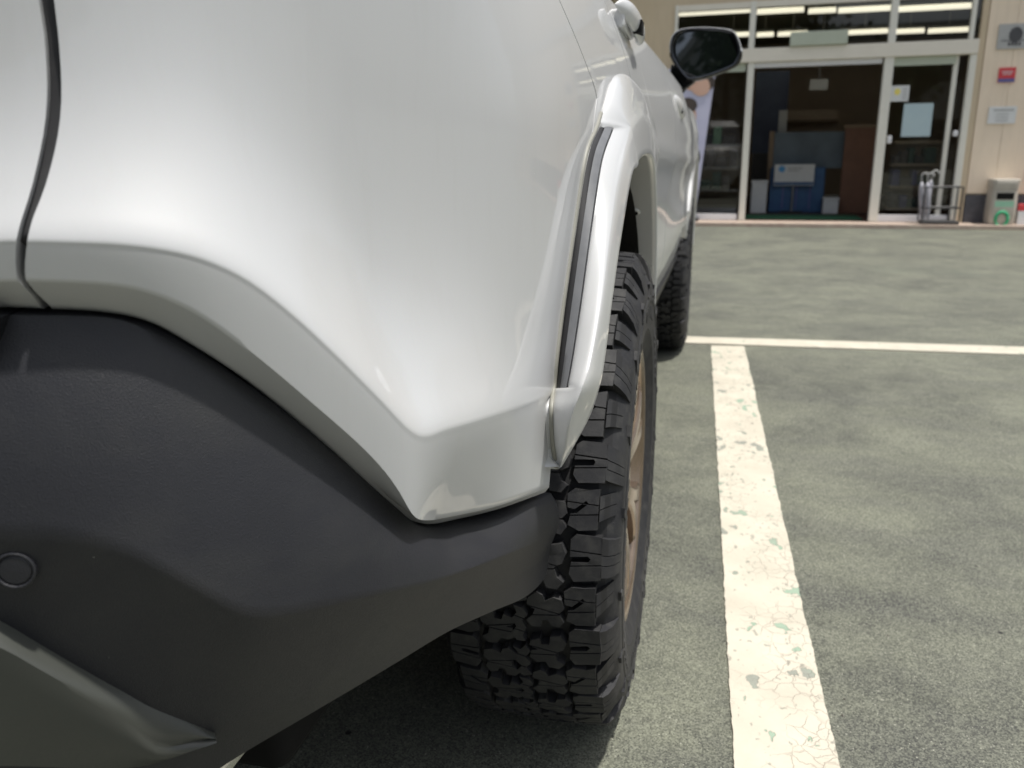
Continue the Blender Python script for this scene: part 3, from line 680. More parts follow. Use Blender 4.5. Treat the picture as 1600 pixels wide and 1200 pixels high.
def rail(px, d=0., n=160):
    """photo polyline -> arrays s, z (sorted by s) on the body outline at offset d (number or fn of fraction)"""
    out = []; Q = dense(px, n)
    for i, (x, y) in enumerate(Q):
        dd = d(i/(n-1), x) if callable(d) else d; c = cast(x, y, dd)
        if c: out.append((c[0], c[1], dd))
    out = np.array(out); out = out[np.argsort(out[:, 0], kind='stable')]
    g_ = np.linspace(out[0, 0], out[-1, 0], 2*n); z_ = np.interp(g_, out[:, 0], out[:, 1]); d_ = np.interp(g_, out[:, 0], out[:, 2])
    for _ in range(4): z_[1:-1] = (z_[:-2]+2*z_[1:-1]+z_[2:])/4; d_[1:-1] = (d_[:-2]+2*d_[1:-1]+d_[2:])/4
    return np.stack([g_, z_, d_], 1)
def zr(r_, s): return np.interp(s, r_[:, 0], r_[:, 1])
def dr(r_, s): return np.interp(s, r_[:, 0], r_[:, 2])
def edge_s(px, d=0., n=60):
    """photo polyline -> fn z -> s (near-vertical boundary)"""
    o = [(*cast(x, y, d),) for x, y in dense(px, n) if cast(x, y, d)]; o = np.array(sorted(o, key=lambda q: q[1]))
    return lambda z: float(np.interp(z, o[:, 1], o[:, 0]))
def mirrored(o, parent=None):
    """left-hand twin of a right-hand car part (real mirrored mesh)"""
    me = o.data.copy()
    me.transform(Matrix.Scale(-1, 4, (1, 0, 0))); me.flip_normals()
    q = bpy.data.objects.new(o.name.split('.')[0], me); COL.objects.link(q); q.parent = parent or o.parent
    for m_ in o.modifiers:
        mm = q.modifiers.new(m_.name, m_.type)
        for p in m_.bl_rna.properties:
            if not p.is_readonly and p.identifier not in ('name', 'type'):
                try: setattr(mm, p.identifier, getattr(m_, p.identifier))
                except Exception: pass
    return q

gapL = [(54, -60), (60, 0), (69, 60), (73, 130), (72, 165), (68, 205), (58, 255), (47, 300), (30, 355), (22, 400), (22, 440), (31, 472), (34, 500)]
gapR = [(78, -60), (84, 0), (91, 60), (95, 120), (95, 165), (91, 205), (83, 245), (69, 295), (50, 345), (40, 390), (35, 430), (40, 465), (50, 484)]
seamB = [(835, -100), (875, 0), (900, 60), (920, 112), (932, 148)]
flareO = [(932, 148), (929, 175), (924, 215), (912, 270), (900, 350), (890, 420), (880, 480), (868, 560), (861, 640), (862, 690), (868, 735), (866, 765)]
crease1 = [(20, 379), (85, 380), (200, 385), (300, 402), (380, 436), (450, 488), (520, 552), (590, 622), (652, 682), (700, 672), (760, 655), (820, 638), (864, 622)]
crease2 = [(20, 437), (45, 437), (150, 441), (220, 451), (290, 478), (350, 517), (420, 572), (500, 640), (560, 693), (600, 735), (625, 770), (646, 806), (668, 813), (700, 808), (780, 790), (866, 758)]
seam3 = [(20, 478), (45, 480), (150, 485), (230, 500), (300, 537), (380, 588), (450, 640), (520, 698), (580, 752), (620, 787), (648, 811), (675, 818), (710, 812), (780, 795), (868, 763)]
def ss(x, a, b):
    k = min(1, max(0, (x-a)/(b-a))); return k*k*(3-2*k)
r1 = rail(crease1, 0.); r2 = rail(crease2, lambda t, x: -.005-.019*ss(x, 640, 690)+.015*ss(x, 730, 866)); r3 = rail(seam3, lambda t, x: -.032-.008*ss(x, 640, 690)+.027*ss(x, 720, 866))
s_corner = cast(654, 682, 0)[0]
def shelf(s, h):
    """inward offset of the bumper face at height h above its lower crease"""
    k = float(np.interp(s, [0, s_corner-.02, s_corner+.1, s_corner+.32], [1, 1, .75, .2]))
    wv = float(np.interp(s, [s_corner+.06, s_corner+.30], [0, 1])); wv = wv*wv*(3-2*wv)
    zz = h+float(np.interp(s, r1[:, 0], r1[:, 1]))
    hs = float(np.interp(s, [s_corner-.32, s_corner-.05], [.55, 1.12]))
    return (1-wv)*k*hs*float(np.interp(h/hs, SH_H, SH_D))+wv*side_prof(max(zz, .72), -.3)
def side_prof(z, Y):
    p = np.interp(z, SPZ, SPD)
    if Y > 2.0: p += .006*np.interp(Y, [2.0, 2.4], [0, 1])*(1 if z > .5 else 0)
    return float(p)
SPZ = [.25, .40, .50, .56, .65, .75, .85, .93, .98, 1.02, 1.06, 1.09, 1.12]
SPD = [-.16, -.095, -.050, -.030, -.010, -.006, -.003, .001, -.003, -.010, -.021, -.032, -.046]
_zz = np.linspace(.2, 1.2, 501); _dd = np.interp(_zz, SPZ, SPD); _k = np.exp(-(np.arange(-30, 31)/11.)**2); _k /= _k.sum()
SPD = np.convolve(np.pad(_dd, 30, mode='edge'), _k, 'valid'); SPZ = _zz
def edge_sh(px, n=60):
    """like edge_s, but on the real (shelved) face of the bumper"""
    o = []
    for x, y in dense(px, n):
        d = 0.
        for _ in range(6):
            c = cast(x, y, d)
            if c is None: break
            h = c[1]-float(zr(r1, c[0])); d = .5*d+.5*(shelf(c[0], h) if h > 0 else 0.)
        if c: o.append(c)
    o = np.array(sorted(o, key=lambda q: q[1])); return lambda z: float(np.interp(z, o[:, 1], o[:, 0]))
SH_H = np.linspace(0, .6, 301)
_sl = np.interp(SH_H, [0, .006, .018, .04, .08, .12, .16, .22, .4], [-.10, -.36, -.50, -.42, -.24, -.08, .0, .05, .08])
SH_D = np.concatenate([[0], np.cumsum((_sl[1:]+_sl[:-1])/2*np.diff(SH_H))])
eGL, eGR = edge_sh(gapL), edge_sh(gapR); eR = edge_sh(seamB+flareO[1:])
def bumper_panel(u_list, sL, sR, name, parent, mcol=None):
    P = []
    for u in u_list:
        col = []
        # main face rows from top to crease
        def at(zfun, dfun):
            s = .8
            for _ in range(18):
                z = zfun(s); s = .5*s+.5*(sL(z)+u*(sR(z)-sL(z)))
            return s, zfun(s), dfun(s)
        ztop = 1.10
        for k in list(np.linspace(0, .88, 26))+[.91, .93, .945, .958, .970, .980, .990, .996]:
            zf = lambda s, k=k: ztop*(1-k)+zr(r1, s)*k
            s, z, _ = at(zf, lambda s: 0); d = shelf(s, z-zr(r1, s)); col.append((s, z, d))
        s, z, _ = at(lambda s: zr(r1, s), lambda s: 0); cd0 = shelf(s, 0.); col.append((s, z, cd0-.0003))
        for k in (.04, .08, .13, .2, .3, .55, .8, .93, 1):
            zf = lambda s, k=k: zr(r1, s)*(1-k)+zr(r2, s)*k
            s, z, _ = at(zf, lambda s: 0); cd0 = shelf(s, 0.); col.append((s, z, cd0-.0006+(dr(r2, s)+.0006-cd0)*(k**1.25)))
        for k in (.1, .3, .6, .9, 1):
            zf = lambda s, k=k: zr(r2, s)*(1-k)+zr(r3, s)*k
            s, z, _ = at(zf, lambda s: 0); col.append((s, z, dr(r2, s)+(dr(r3, s)-dr(r2, s))*k))
        s, z, d = col[-1]; col.append((s, z-.0012, d-.003)); col.append((s, z-.001, d-.03))
        P.append([hull(*c) for c in col])
    # end flanges
    def inward(row, dd):
        o = []
        for (x, y, z) in row:
            i = int(np.argmin((HP[:, 0]-x)**2+(HP[:, 1]-y)**2)); o.append((x-HN[i, 0]*dd, y-HN[i, 1]*dd, z))
        return o
    P = [inward(P[0], .03), inward(P[0], .004)]+P+[inward(P[-1], .004), inward(P[-1], .03)]
    o = MB().grid(P).build(name, 'paint', parent, True, R(50)); return o
ul = sorted(set(list(np.linspace(0, 1, 90))+[.004, .996]))
bp_ = bumper_panel(ul, eGR, lambda z: eR(z)+.011*ss(-z, -.705, -.665), 'rear_bumper', car); mirrored(bp_)
# tailgate (to the left of the gap)
tg = bumper_panel(sorted(set(list(np.linspace(0, 1, 60))+[.985, .995])), lambda z: 0., eGL, 'tailgate', car); mirrored(tg)
P = []
for z in np.linspace(zr(r3, eGR(.80))+.013, 1.10, 60): P.append([hull(s, z, -.0065-.009*math.exp(-((z-zr(r3, eGR(.8)))/.012)**2)+(shelf(s, max(0, z-zr(r1, s))) if z > zr(r1, s) else -.012)) for s in np.linspace(eGL(z)-.004, eGR(z)+.004, 5)])
mirrored(MB().grid(P, flip=True).build('tailgate_seal', 'seal', car, True))
# black core added behind the gaps so they look deep in shade
sA = s_atY(-.47)
core = MB().grid([[hull(s, z, -.10) for z in (.66, .9, 1.1)] for s in np.linspace(0, sA, 40)]).build('gap_dark_core', 'seal', car, True); mirrored(core)
core = MB().grid([[hull(s, z, -.125) for z in (.50, .60, .66)] for s in np.linspace(0, sA, 40)]).build('inner_shell', 'black', car, True); mirrored(core)

# lower cladding of the bumper
cEnd = [(872, 755), (866, 770), (865, 800), (863, 840), (860, 870), (852, 900), (838, 922), (818, 937)]
k1 = rail([(-60, 478), (10, 486), (50, 487), (150, 490), (230, 506), (300, 543), (380, 595), (450, 647), (520, 705), (580, 759), (620, 794), (648, 817), (675, 824), (710, 818), (780, 801), (868, 768)], lambda t, x: -.036-.008*ss(x, 640, 690)+.027*ss(x, 720, 866))
k2 = rail([(-60, 490), (0, 492), (120, 494), (200, 503), (280, 545), (360, 597), (430, 650), (500, 708), (560, 762), (600, 797), (640, 826), (680, 834), (710, 828), (780, 812), (868, 782)], lambda t, x: -.026-.010*ss(x, 640, 690)+.024*ss(x, 720, 866))
kB = rail([(-300, 800), (-100, 822), (0, 831), (80, 832), (130, 840), (200, 862), (280, 905), (340, 940), (385, 960), (440, 960), (560, 934), (700, 900), (866, 836)], lambda t, x: .009 if t < .6 else .009-(t-.6)*2.5*.019)
kE0 = rail([(-300, 1500), (-100, 1330), (100, 1250), (250, 1185), (336, 1142), (430, 1108), (560, 1030), (700, 950), (790, 910), (840, 880), (866, 846)], lambda t, x: -.050+.032*t)
kE = rail([(-300, 1600), (-100, 1430), (100, 1320), (250, 1255), (320, 1215), (388, 1172), (470, 1124), (560, 1071), (630, 1029), (700, 987), (770, 955), (815, 936), (842, 915), (857, 890), (866, 858)], lambda t, x: -.105+.085*t)
_e = cast(865, 800, -.014)[0]
eEnd = lambda z: _e
def blend(rs, col_w, sR, us, z_extra=None):
    P = []
    for u in us:
        col = []
        for i, (ra, rb) in enumerate(zip(rs[:-1], rs[1:])):
            for k in col_w[i]:
                s = .9*u
                for _ in range(8):
                    z = zr(ra, s)*(1-k)+zr(rb, s)*k; s = u*sR(z)
                kk = k
                d = dr(ra, s)*(1-kk)+dr(rb, s)*kk
                if i == 1: d += .004*math.sin(math.pi*k)
                col.append((s, z, d))
        s = u*sR(zr(rs[-1], .9*u)); 
        for _ in range(8): z = zr(rs[-1], s); s = u*sR(z)
        col.append((s, z, dr(rs[-1], s)))
        P.append(col)
    return P
us = np.concatenate([np.linspace(0, .35, 14), np.linspace(.36, 1, 90)])
Pc = blend([k1, k2, kB, kE0, kE], [[0, .3, .7], list(np.linspace(0, .9, 20))+[.95], [0, .045, .10]+list(np.linspace(.17, .95, 12)), [0, .15, .4, .7]], eEnd, us)
for col in Pc:
    s, z, d = col[0]; col.insert(0, (s, z-.001, d-.03)); s, z, d = col[-1]; col += [(s, z+.002, d-.012), (s, z+.012, d-.05), (s, z+.03, d-.12)]
PP = [[hull(*c) for c in col] for col in Pc]
last = Pc[-1]; PP.append([hull(s+.002, z, d-.005) for s, z, d in last]); PP.append([hull(s+.003, z, d-.02) for s, z, d in last]); PP.append([hull(s+.0, z, d-.10) for s, z, d in last])
o = MB().grid(PP).build('lower_bumper_cladding', 'cladding', car, True, R(60)); mirrored(o)
# skid garnish along the bottom of the bumper
g1 = rail([(-300, 820), (-100, 900), (0, 949), (60, 986), (150, 1042), (250, 1098), (337, 1148)], lambda t, x: .004-.036*t)
g2 = rail([(-300, 920), (-100, 975), (0, 1012), (60, 1045), (130, 1085), (200, 1128), (235, 1160), (262, 1167), (300, 1160), (338, 1151)], lambda t, x: .018-.050*t**2)
g3 = rail([(-300, 1230), (-100, 1205), (0, 1197), (150, 1201), (230, 1196), (290, 1174), (338, 1154)], lambda t, x: -.02-.014*t)
sTip = min(g1[-1, 0], g2[-1, 0], g3[-1, 0])
Pg = []
for u in np.concatenate([np.linspace(0, .5, 12), np.linspace(.52, 1, 60)]):
    s = u*sTip; col = []
    for k in np.linspace(0, 1, 8): col.append((s, zr(g1, s)*(1-k)+zr(g2, s)*k, dr(g1, s)*(1-k)+dr(g2, s)*k+.004*math.sin(math.pi*k)))
    for k in (.05, .12, .25, .5, .75, .95, 1): col.append((s, zr(g2, s)*(1-k)+zr(g3, s)*k, dr(g2, s)*(1-k)+dr(g3, s)*k+.006*math.sin(math.pi*k)))
    s, z, d = col[-1]; col += [(s, z-.001, d-.004), (s, z+.006, d-.05)]; s, z, d = col[0]; col.insert(0, (s, z-.001, d-.03))
    Pg.append([hull(*c) for c in col])
o = MB().grid(Pg).build('skid_garnish', 'cladding2', car, True, R(38)); mirrored(o)
# under-bumper dark closing panel
und = MB().grid([[hull(s, .44, -.10-.0*k) if k == 0 else (hull(s, .44, -.10)[0]*(1-k), hull(s, .44, -.1)[1]*(1-k)-.45*k, .42) for k in (0, .5, 1)] for s in np.linspace(0, sA, 20)]).build('underbody_shield', 'black', car); mirrored(und)
# parking sensor: ring + disc, seated on the cladding
sc = cast(30, 884, .0)
def disc_on(s, z, d, r_, name, m, parent, depth=.004, inner=None):
    c = Vector(hull(s, z, d)); n_ = (Vector(hull(s, z, d+.01))-c).normalized(); ax = Vector((0, 0, 1)).cross(n_).normalized(); up = n_.cross(ax)
    ring_ = lambda rr_, h: [c+(ax*math.cos(t)+up*math.sin(t))*rr_+n_*h for t in np.linspace(0, 2*math.pi, 40, endpoint=False)]
    mb = MB()
    if inner: mb.grid([ring_(r_, -depth), ring_(r_, depth*.7), ring_(r_-.0008, depth), ring_(inner+.0006, depth), ring_(inner, depth*.7), ring_(inner, -depth)], close_v=True)
    else: mb.grid([ring_(r_, -depth), ring_(r_-.0002, depth*.6), ring_(r_-.001, depth), ring_(.0001, depth+.0004)], close_v=True)
    return mb.build(name, m, parent, True, R(25))
dS = .0052
sn = disc_on(sc[0], sc[1], dS, .0118, 'parking_sensor', 'cladding', car, .0018, .0098); disc_on(sc[0], sc[1], dS, .0094, 'sensor_face', 'cladding', sn, .0012)
sn2 = mirrored(sn)
# reflector / number plate recess in the middle of the tailgate, lamps
def hbox(name, s0, s1, z0, z1, d0, d1, m, parent, n=8, bevel=.003):
    P = [[hull(s, z0, d0), hull(s, z0, d1), hull(s, z1, d1), hull(s, z1, d0)] for s in np.linspace(s0, s1, n)]
    mb = MB().grid(P, close_v=True); mb.f += [(3, 2, 1, 0), tuple(4*(n-1)+k for k in range(4))]
    return mb.build(name, m, parent, bevel=bevel)
zc = cast(10, 520, -.03)
hb_px = edge_s([(22, 480), (14, 520), (0, 560), (-20, 600)], -.03)
P = [[hull(hb_px(z)*u, z, -.008+.004*math.sin(3*u)) for z in np.linspace(cast(5, 570, -.03)[1]-.04, cast(10, 480, -.03)[1]-.003, 8)] for u in np.linspace(0, 1, 20)]
P.append([hull(hb_px(z), z, -.05) for z in np.linspace(cast(5, 570, -.03)[1]-.04, cast(10, 480, -.03)[1]-.003, 8)])
o = MB().grid(P, flip=True).build('tailgate_lower_trim', 'gloss', car, True, R(60)); mirrored(o)
# tail lamps, rear window, roof: upper body
def hullY(Y, z, d=0.): return hull(s_atY(Y), z, d)
# flare outline in the wheel plane: (Y, z, X of outer face), from rear-bottom over the top to the front-bottom
OUT = np.array([(-.470, .590), (-.490, .64), (-.470, .715), (-.430, .768), (-.375, .832), (-.325, .885), (-.225, .925), (-.19, .96), (-.12, .985), (0, .995), (.15, .985), (.27, .945), (.37, .86), (.44, .77), (.50, .67), (.53, .57), (.54, .44)])
OUTd = catmull(OUT, 6)
def _rl(px, X): return [tuple(onX(x, y, X_)) for (x, y), X_ in zip(px, X)]
def _oncast(px):
    o = []
    for x, y in px:
        d = 0.
        for _ in range(8): c = cast(x, y, d+.001); h = c[1]-float(zr(r1, c[0])); d = .5*d+.5*(shelf(c[0], h) if h > 0 else -.001)
        o.append(hull(c[0], c[1], d+.001))
    return o
def _bx(Y, z): return (hull(s_atY(Y), z)[0]+side_prof(z, Y)*.6+.001, Y, z)
fO = _oncast([(872, 734), (866, 690), (864, 640), (867, 607), (871, 560), (882, 470), (902, 330), (917, 240), (934, 197)])
fE = _rl([(875, 731), (884, 692), (892, 650), (908, 607), (922, 560), (938, 470), (952, 360), (966, 262), (983, 203)], [.8590, .869, .8775, .8875, .8905, .8935, .8945, .8955, .898])
fL = _rl([(878, 729), (902, 690), (926, 645), (940, 600), (947, 560), (958, 470), (972, 372), (989, 275), (998, 262)], [.860, .876, .888, .897, .899, .901, .903, .907, .908])
fO += [_bx(*q) for q in [(-.19, .958), (-.12, .985), (0, .995), (.15, .985), (.27, .945), (.37, .86), (.44, .77), (.50, .67), (.53, .57), (.54, .44)]]
print('fO', [tuple(round(float(c), 3) for c in q) for q in fO])
fE += [(.897, -.175, .930), (.899, -.10, .943), (.900, 0, .948), (.900, .13, .940), (.900, .24, .898), (.899, .33, .82), (.898, .40, .73), (.895, .455, .64), (.890, .48, .55), (.885, .488, .44)]
fL += [(.908, -.14, .880), (.908, -.07, .887), (.909, .01, .889), (.909, .11, .883), (.908, .20, .856), (.907, .275, .80), (.906, .335, .73), (.904, .39, .645), (.901, .42, .56), (.897, .435, .44)]
NSUB = 7
fOd, fEd, fLd = [catmull(np.array(q), NSUB) for q in (fO, fE, fL)]
def flare(name, dY, dX, parent):
    """over-fender swept along the arch: body edge -> rear/outer wall (with the strip recess) -> soft shoulder -> outer face -> lip -> inner return"""
    P = []; n = len(fOd); iA, iB = NSUB*3, NSUB*8           # recess for the strip runs between these sections
    for i in range(n):
        recs = [0.]
        if i == iA: recs = [0., 1.]
        elif i == iB: recs = [1., 0.]
        elif iA < i < iB: recs = [1.]
        for q, rec in enumerate(recs):
            O, E_, L = Vector(fOd[i]), Vector(fEd[i]), Vector(fLd[i])
            if i in (iA, iB) and len(recs) == 2 and q == 1:
                O = O.lerp(Vector(fOd[i+1]), .35)+Vector((.002, 0, 0)); E_ = E_.lerp(Vector(fEd[i+1]), .3); L = L.lerp(Vector(fLd[i+1]), .3)
            rd = Vector((0, O.y, O.z-.50)).normalized()
            sh = Vector((dX if dY else 0, dY, 0))
            if dY: O.x = hull(s_atY(O.y+dY), O.z)[0]-.002+side_prof(O.z, O.y+dY)*.4; sh0 = Vector((0, dY, 0))
            else: sh0 = sh
            end = min(1, i/6)
            b = .012*(1-rec)*end*(min(1, .15+(i-iB)/14) if i >= iB else .5)
            col = [O+sh0+Vector((-.03, 0, 0)), O+sh0-rd*.002]
            if rec:
                W = O.lerp(E_, .47)                      # where the strip meets the wall
                col += [O.lerp(W, .3)+sh0-rd*.004, W+sh0-rd*.005, W+sh0-rd*.001+Vector((.0006, 0, 0)), W.lerp(E_, .06)+sh0+rd*.0005]
                ks = (.3, .55, .75, .88)
                col += [W.lerp(E_, k)+sh0+rd*(.0015*math.sin(math.pi*k)) for k in ks]
            else:
                for k in (.04, .14, .28, .42, .52, .66, .80, .90): col.append(O.lerp(E_, k)+sh0.lerp(sh, k)+rd*b*math.sin(math.pi*k**.55)+Vector((.3*b*math.sin(math.pi*k), 0, 0)))
            # soft shoulder from wall to outer face
            for k in (.0, .05, .22, .5, .8, .93):
                col.append(E_.lerp(L, k)+sh+Vector((.0018*math.sin(math.pi*min(1, k*1.3+.1)), 0, 0))*end-rd*(.0015 if k == 0 else 0))
            col.append(L+sh+Vector((-.0025, 0, 0)))
            I = L+sh
            for dx in (-.012, -.03, -.046, -.058): col.append(I+Vector((dx*end if end < 1 else dx, 0, 0)))
            col.append(I+Vector((-.058, 0, 0))+rd*.03)
            P.append(col)
    m_ = min(len(c) for c in P); M_ = max(len(c) for c in P); assert m_ == M_, (m_, M_)
    P.insert(0, [p+Vector((-.015, .006, .012)) for p in P[0]])
    o = MB().grid(P, flip=True).build(name, 'paint', parent, True, R(72))
    return o
fl = flare('fender_flare', 0, 0, car)
fm = mirrored(fl)
fl2 = flare('fender_flare', 2.69, .022, car); fm2 = mirrored(fl2)
hc = Vector((.866, .288, .790)); hd = Vector((0, -hc.y, .43-hc.z)).normalized()
MB().tube([hc-hd*.006, hc+hd*.003, hc+hd*.0045], [.0105, .0100, .008], 20).build('screw_boss', 'paint', fl, True, R(50)); MB().tube([hc+hd*.003, hc+hd*.0052], .0058, 16).build('screw_hole', 'black', fl)
# grey gasket edge and strip in the rear leg of the rear flare: traced between body and outer wall
def band(name, pxL, pxR, XL, XR, m, parent, n=40, th=.006, xoff=0.):
    a = dense(pxL, n); b = dense(pxR, n); P = []
    for i in range(n):
        t = i/(n-1)
        p = onX(a[i, 0], a[i, 1], XL(t)+xoff); q = onX(b[i, 0], b[i, 1], XR(t)+xoff)
        P.append([p+np.array([-th, th, 0]), p, q, q+np.array([-th, th, 0])])
    mb = MB().grid(P, close_v=True); mb.f += [(0, 1, 2, 3), tuple(4*(n-1)+k for k in (3, 2, 1, 0))]
    o = mb.build(name, m, parent, True, R(40)); return o
_gx = [q[0] for q in fO[:9]][::-1]
def gx(t): return float(np.interp(t, np.linspace(0, 1, 9), _gx))
secs = range(NSUB*3, NSUB*8+1)
def wallpt(i, k, out=0.):
    O, E_ = Vector(fOd[i]), Vector(fEd[i]); rd = Vector((0, O.y, O.z-.50)).normalized(); W = O.lerp(E_, .47)
    return O.lerp(W, k)+rd*out
def secband(name, k0, k1, o0, o1, m):
    P = []
    for i in secs: P.append([wallpt(i, k0, o0-.006), wallpt(i, k0, o0), wallpt(i, (k0+k1)/2, (o0+o1)/2+.0006), wallpt(i, k1, o1), wallpt(i, k1, o1-.006)])
    mb = MB().grid(P, flip=True); n_ = len(P); mb.f += [(0, 1, 2, 3, 4), tuple(5*(n_-1)+k for k in (4, 3, 2, 1, 0))]
    return mb.build(name, m, fl, True, R(40))
secband('strip_seal', .10, .46, -.0015, -.0010, 'seal'); secband('flare_strip', .47, .96, .0005, .0010, 'strip')
MB().tube([Vector(fOd[i])+Vector((-.0010, -.0015, 0)) for i in range(1, NSUB*8+4)], .0030, 10).build('gasket', 'greyplast', car, True)
# ---- body side panels
def flare_top(Y):
    """z of the arch outer boundary at Y, or None outside the arches"""
    for c in (0, 2.69):
        y = Y-c
        if OUT[:, 0].min()+.02 < y < .50:
            m_ = OUTd[:, 1] > .56
            return float(np.interp(y, OUTd[m_][:, 0][3:], OUTd[m_][:, 1][3:]))
    return None
def side_panel(name, Y0, Y1, ztop, zbot, m='paint', n=40, rows=34, parent=car, sY0=None, sY1=None):
    P = []
    for u in np.linspace(0, 1, n):
        col = []
        Yr = Y0+(Y1-Y0)*u; ft = flare_top(Yr)
        zb = zbot if ft is None else max(zbot, ft-.03)
        for k in np.linspace(0, 1, rows):
            z = ztop+(zb-ztop)*k
            a = sY0(z) if sY0 else Y0; b = sY1(z) if sY1 else Y1
            Y = a+(b-a)*u; c = hull(s_atY(Y), z, side_prof(z, Y)+crl(Y, z)); col.append(c)
        P.append(col)
    def inw(row, dx): return [(x-dx, y, z) for x, y, z in row]
    P = [inw(P[0], .03), inw(P[0], .003)]+P+[inw(P[-1], .003), inw(P[-1], .03)]
    o = MB().grid(P).build(name, m, parent, True, R(60)); mirrored(o, car); return o
def crl(Y, z):
    """character line pressed into the doors and the shoulder"""
    v = 0
    if .3 < Y < 2.6: v += .008*math.exp(-((z-.90+.02*(Y-.3))/.03)**2); v -= .010*math.exp(-((z-.72-.03*(Y-1))/.10)**2)
    return v
eSy = eR
def seamY(z): return float(np.interp(eSy(z), HS, HP[:, 1]))+.004
def doorY(z): return float(np.interp(z, [.40, .7, .93, 1.0, 1.11], [.52, .50, .30, .13, .04]))
side_panel('quarter_panel', seamY(1.0), .3, 1.125, .90, n=34, sY0=seamY, sY1=lambda z: doorY(z)-.003)
rd = side_panel('rear_door', .3, 1.05, 1.125, .50, sY0=lambda z: doorY(z)+.002, sY1=lambda z: 1.05, n=56)
fd = side_panel('front_door', 1.055, 1.98, 1.125, .50, n=40)
side_panel('front_fender', 1.985, 3.28, 1.06, .62, n=70)
# sills / lower cladding
def lower_panel(name, Y0, Y1, z0, z1, m, n=24):
    P = [[hull(s_atY(Y), z, d) for z, d in ((z1+.004, -.07), (z1, -.052), (z1-.01, -.045), ((z0+z1)/2+.02, -.075), ((z0+z1)/2-.05, -.11), (z0, -.15), (z0, -.25))] for Y in np.linspace(Y0, Y1, n)]
    o = MB().grid(P, flip=True).build(name, m, car, True, R(50)); mirrored(o); return o
lower_panel('sill_cladding', .475, 2.20, .27, .50, 'cladding')
lower_panel('front_bumper_cladding', 3.12, 3.36, .30, .62, 'cladding', 12)
# front end (rounded nose)
P = [[hull(s, z, float(np.interp(z, [.3, .5, .62, .75, .9, 1.0, 1.06], [-.10, -.02, 0, 0, -.02, -.07, -.18]))) for z in np.linspace(.30, 1.04, 18)] for s in np.linspace(s_atY(3.285), HS[-1], 40)]
o = MB().grid(P, flip=True).build('front_bumper', 'paint', car, True, R(50)); mirrored(o)
hbox('headlight', s_atY(3.27), s_atY(3.55), .80, .93, -.02, .012, 'lamp_clear', car); 
# bonnet
P = [[(x, y, .98+.13*(1-((y-1.95)/1.7)**2)-.10*(x/.9)**4) for x in np.linspace(-.84, .84, 21)] for y in np.linspace(1.9, 3.5, 20)]
MB().grid(P).build('bonnet', 'paint', car, True)
# greenhouse: glass band then roof
def gh(name, z0, z1, i0, i1, m, Ya, Yb, Yc, Yd, nn=30):
    """ring of the cabin between heights; i0,i1 inset of the sides; Ya..: rear/front Y at bottom and top"""
    def ringp(z, ins, yr, yf):
        pts = []
        for x, y in [(-1, yf), (-.8, yf+.03), (-.4, yf+.07), (0, yf+.08), (.4, yf+.07), (.8, yf+.03), (1, yf)]: pts.append((x*(.86-ins), y, z))
        for t in np.linspace(0, 1, 12)[1:-1]: Y = yf+(yr-yf)*t; pts.append(((.86-ins)+.012*math.sin(math.pi*t), Y, z))
        for x, y in [(1, yr), (.85, yr-.04), (.4, yr-.07), (0, yr-.08), (-.4, yr-.07), (-.85, yr-.04), (-1, yr)]: pts.append((x*(.86-ins), y, z))
        for t in np.linspace(1, 0, 12)[1:-1]: Y = yf+(yr-yf)*t; pts.append((-(.86-ins)-.012*math.sin(math.pi*t), Y, z))
        return pts
    _tp = lambda Y: float(np.interp(Y, [-.75, -.55, -.2, .1], [.76, .86, .965, 1.0]))
    A = [[(x*_tp(y), y, z) for x, y, z in ringp(z0+(z1-z0)*k, i0+(i1-i0)*k, Ya+(Yb-Ya)*k, Yc+(Yd-Yc)*k)] for k in np.linspace(0, 1, 5)]
    return MB().grid(A, close_v=True).build(name, m, car, True, R(45)), A[-1]
gw, _ = gh('side_glass', 1.095, 1.50, .035, .20, 'carglass', -.74, -.46, 2.05, 1.10)
rf, top_ = gh('roof', 1.50, 1.64, .195, .33, 'paint', -.56, -.40, 1.12, .95)
me = rf.data; bm = bmesh.new(); bm.from_mesh(me); bm.verts.ensure_lookup_table(); n_ = len(top_); bm.faces.new([bm.verts[len(bm.verts)-n_+k] for k in range(n_)]); bm.to_mesh(me); bm.free()
MB().box((-.6, -.72, 1.5), (.6, -.46, 1.525)).build('rear_spoiler', 'paint', car, bevel=.008)
def dtop(s): return shelf(s, 1.10-float(zr(r1, s))) if s < s_atY(-.25) else side_prof(1.12, 0)
def upper_tail(name, s0, s1, z0, z1, m, dz=0.):
    P = [[hull(s, z, dtop(s)-.006-.25*(z-z0)) for z in np.linspace(z0, z1, 8)]+[hull(s, z1, -.12)] for s in np.linspace(s0, s1, 20)]
    o = MB().grid(P).build(name, m, car, True, R(50)); mirrored(o); return o
# belt shoulder closing: ties bumper top and side tops to the cabin
P = []
for s in np.concatenate([np.linspace(0, s_atY(-.2), 40), np.linspace(s_atY(-.15), s_atY(2.0), 40)]):
    Y = float(np.interp(s, HS, HP[:, 1])); a = hull(s, 1.10, dtop(s)-.012); b = (a[0]*.955, a[1]+(.03 if a[1] < -.3 else 0), 1.112); c = (a[0]*.80, a[1]*.8 if a[1] < -.3 else a[1], 1.10)
    P.append([hull(s, 1.10, dtop(s)-.004), (a[0], a[1], 1.127), (b[0], b[1], 1.13), (c[0], c[1], 1.115)])
o = MB().grid(P, flip=True).build('belt_moulding', 'gloss', car, True, R(40)); mirrored(o)
upper_tail('tail_lamp', .40, s_atY(-.42), 1.09, 1.24, 'lamp_red', 1)
P = [[(x, -.93+.0*x+(z-1.1)*.45+.10*abs(x/.8)**3, z) for z in np.linspace(1.12, 1.50, 8)] for x in np.linspace(-.70, .70, 20)]
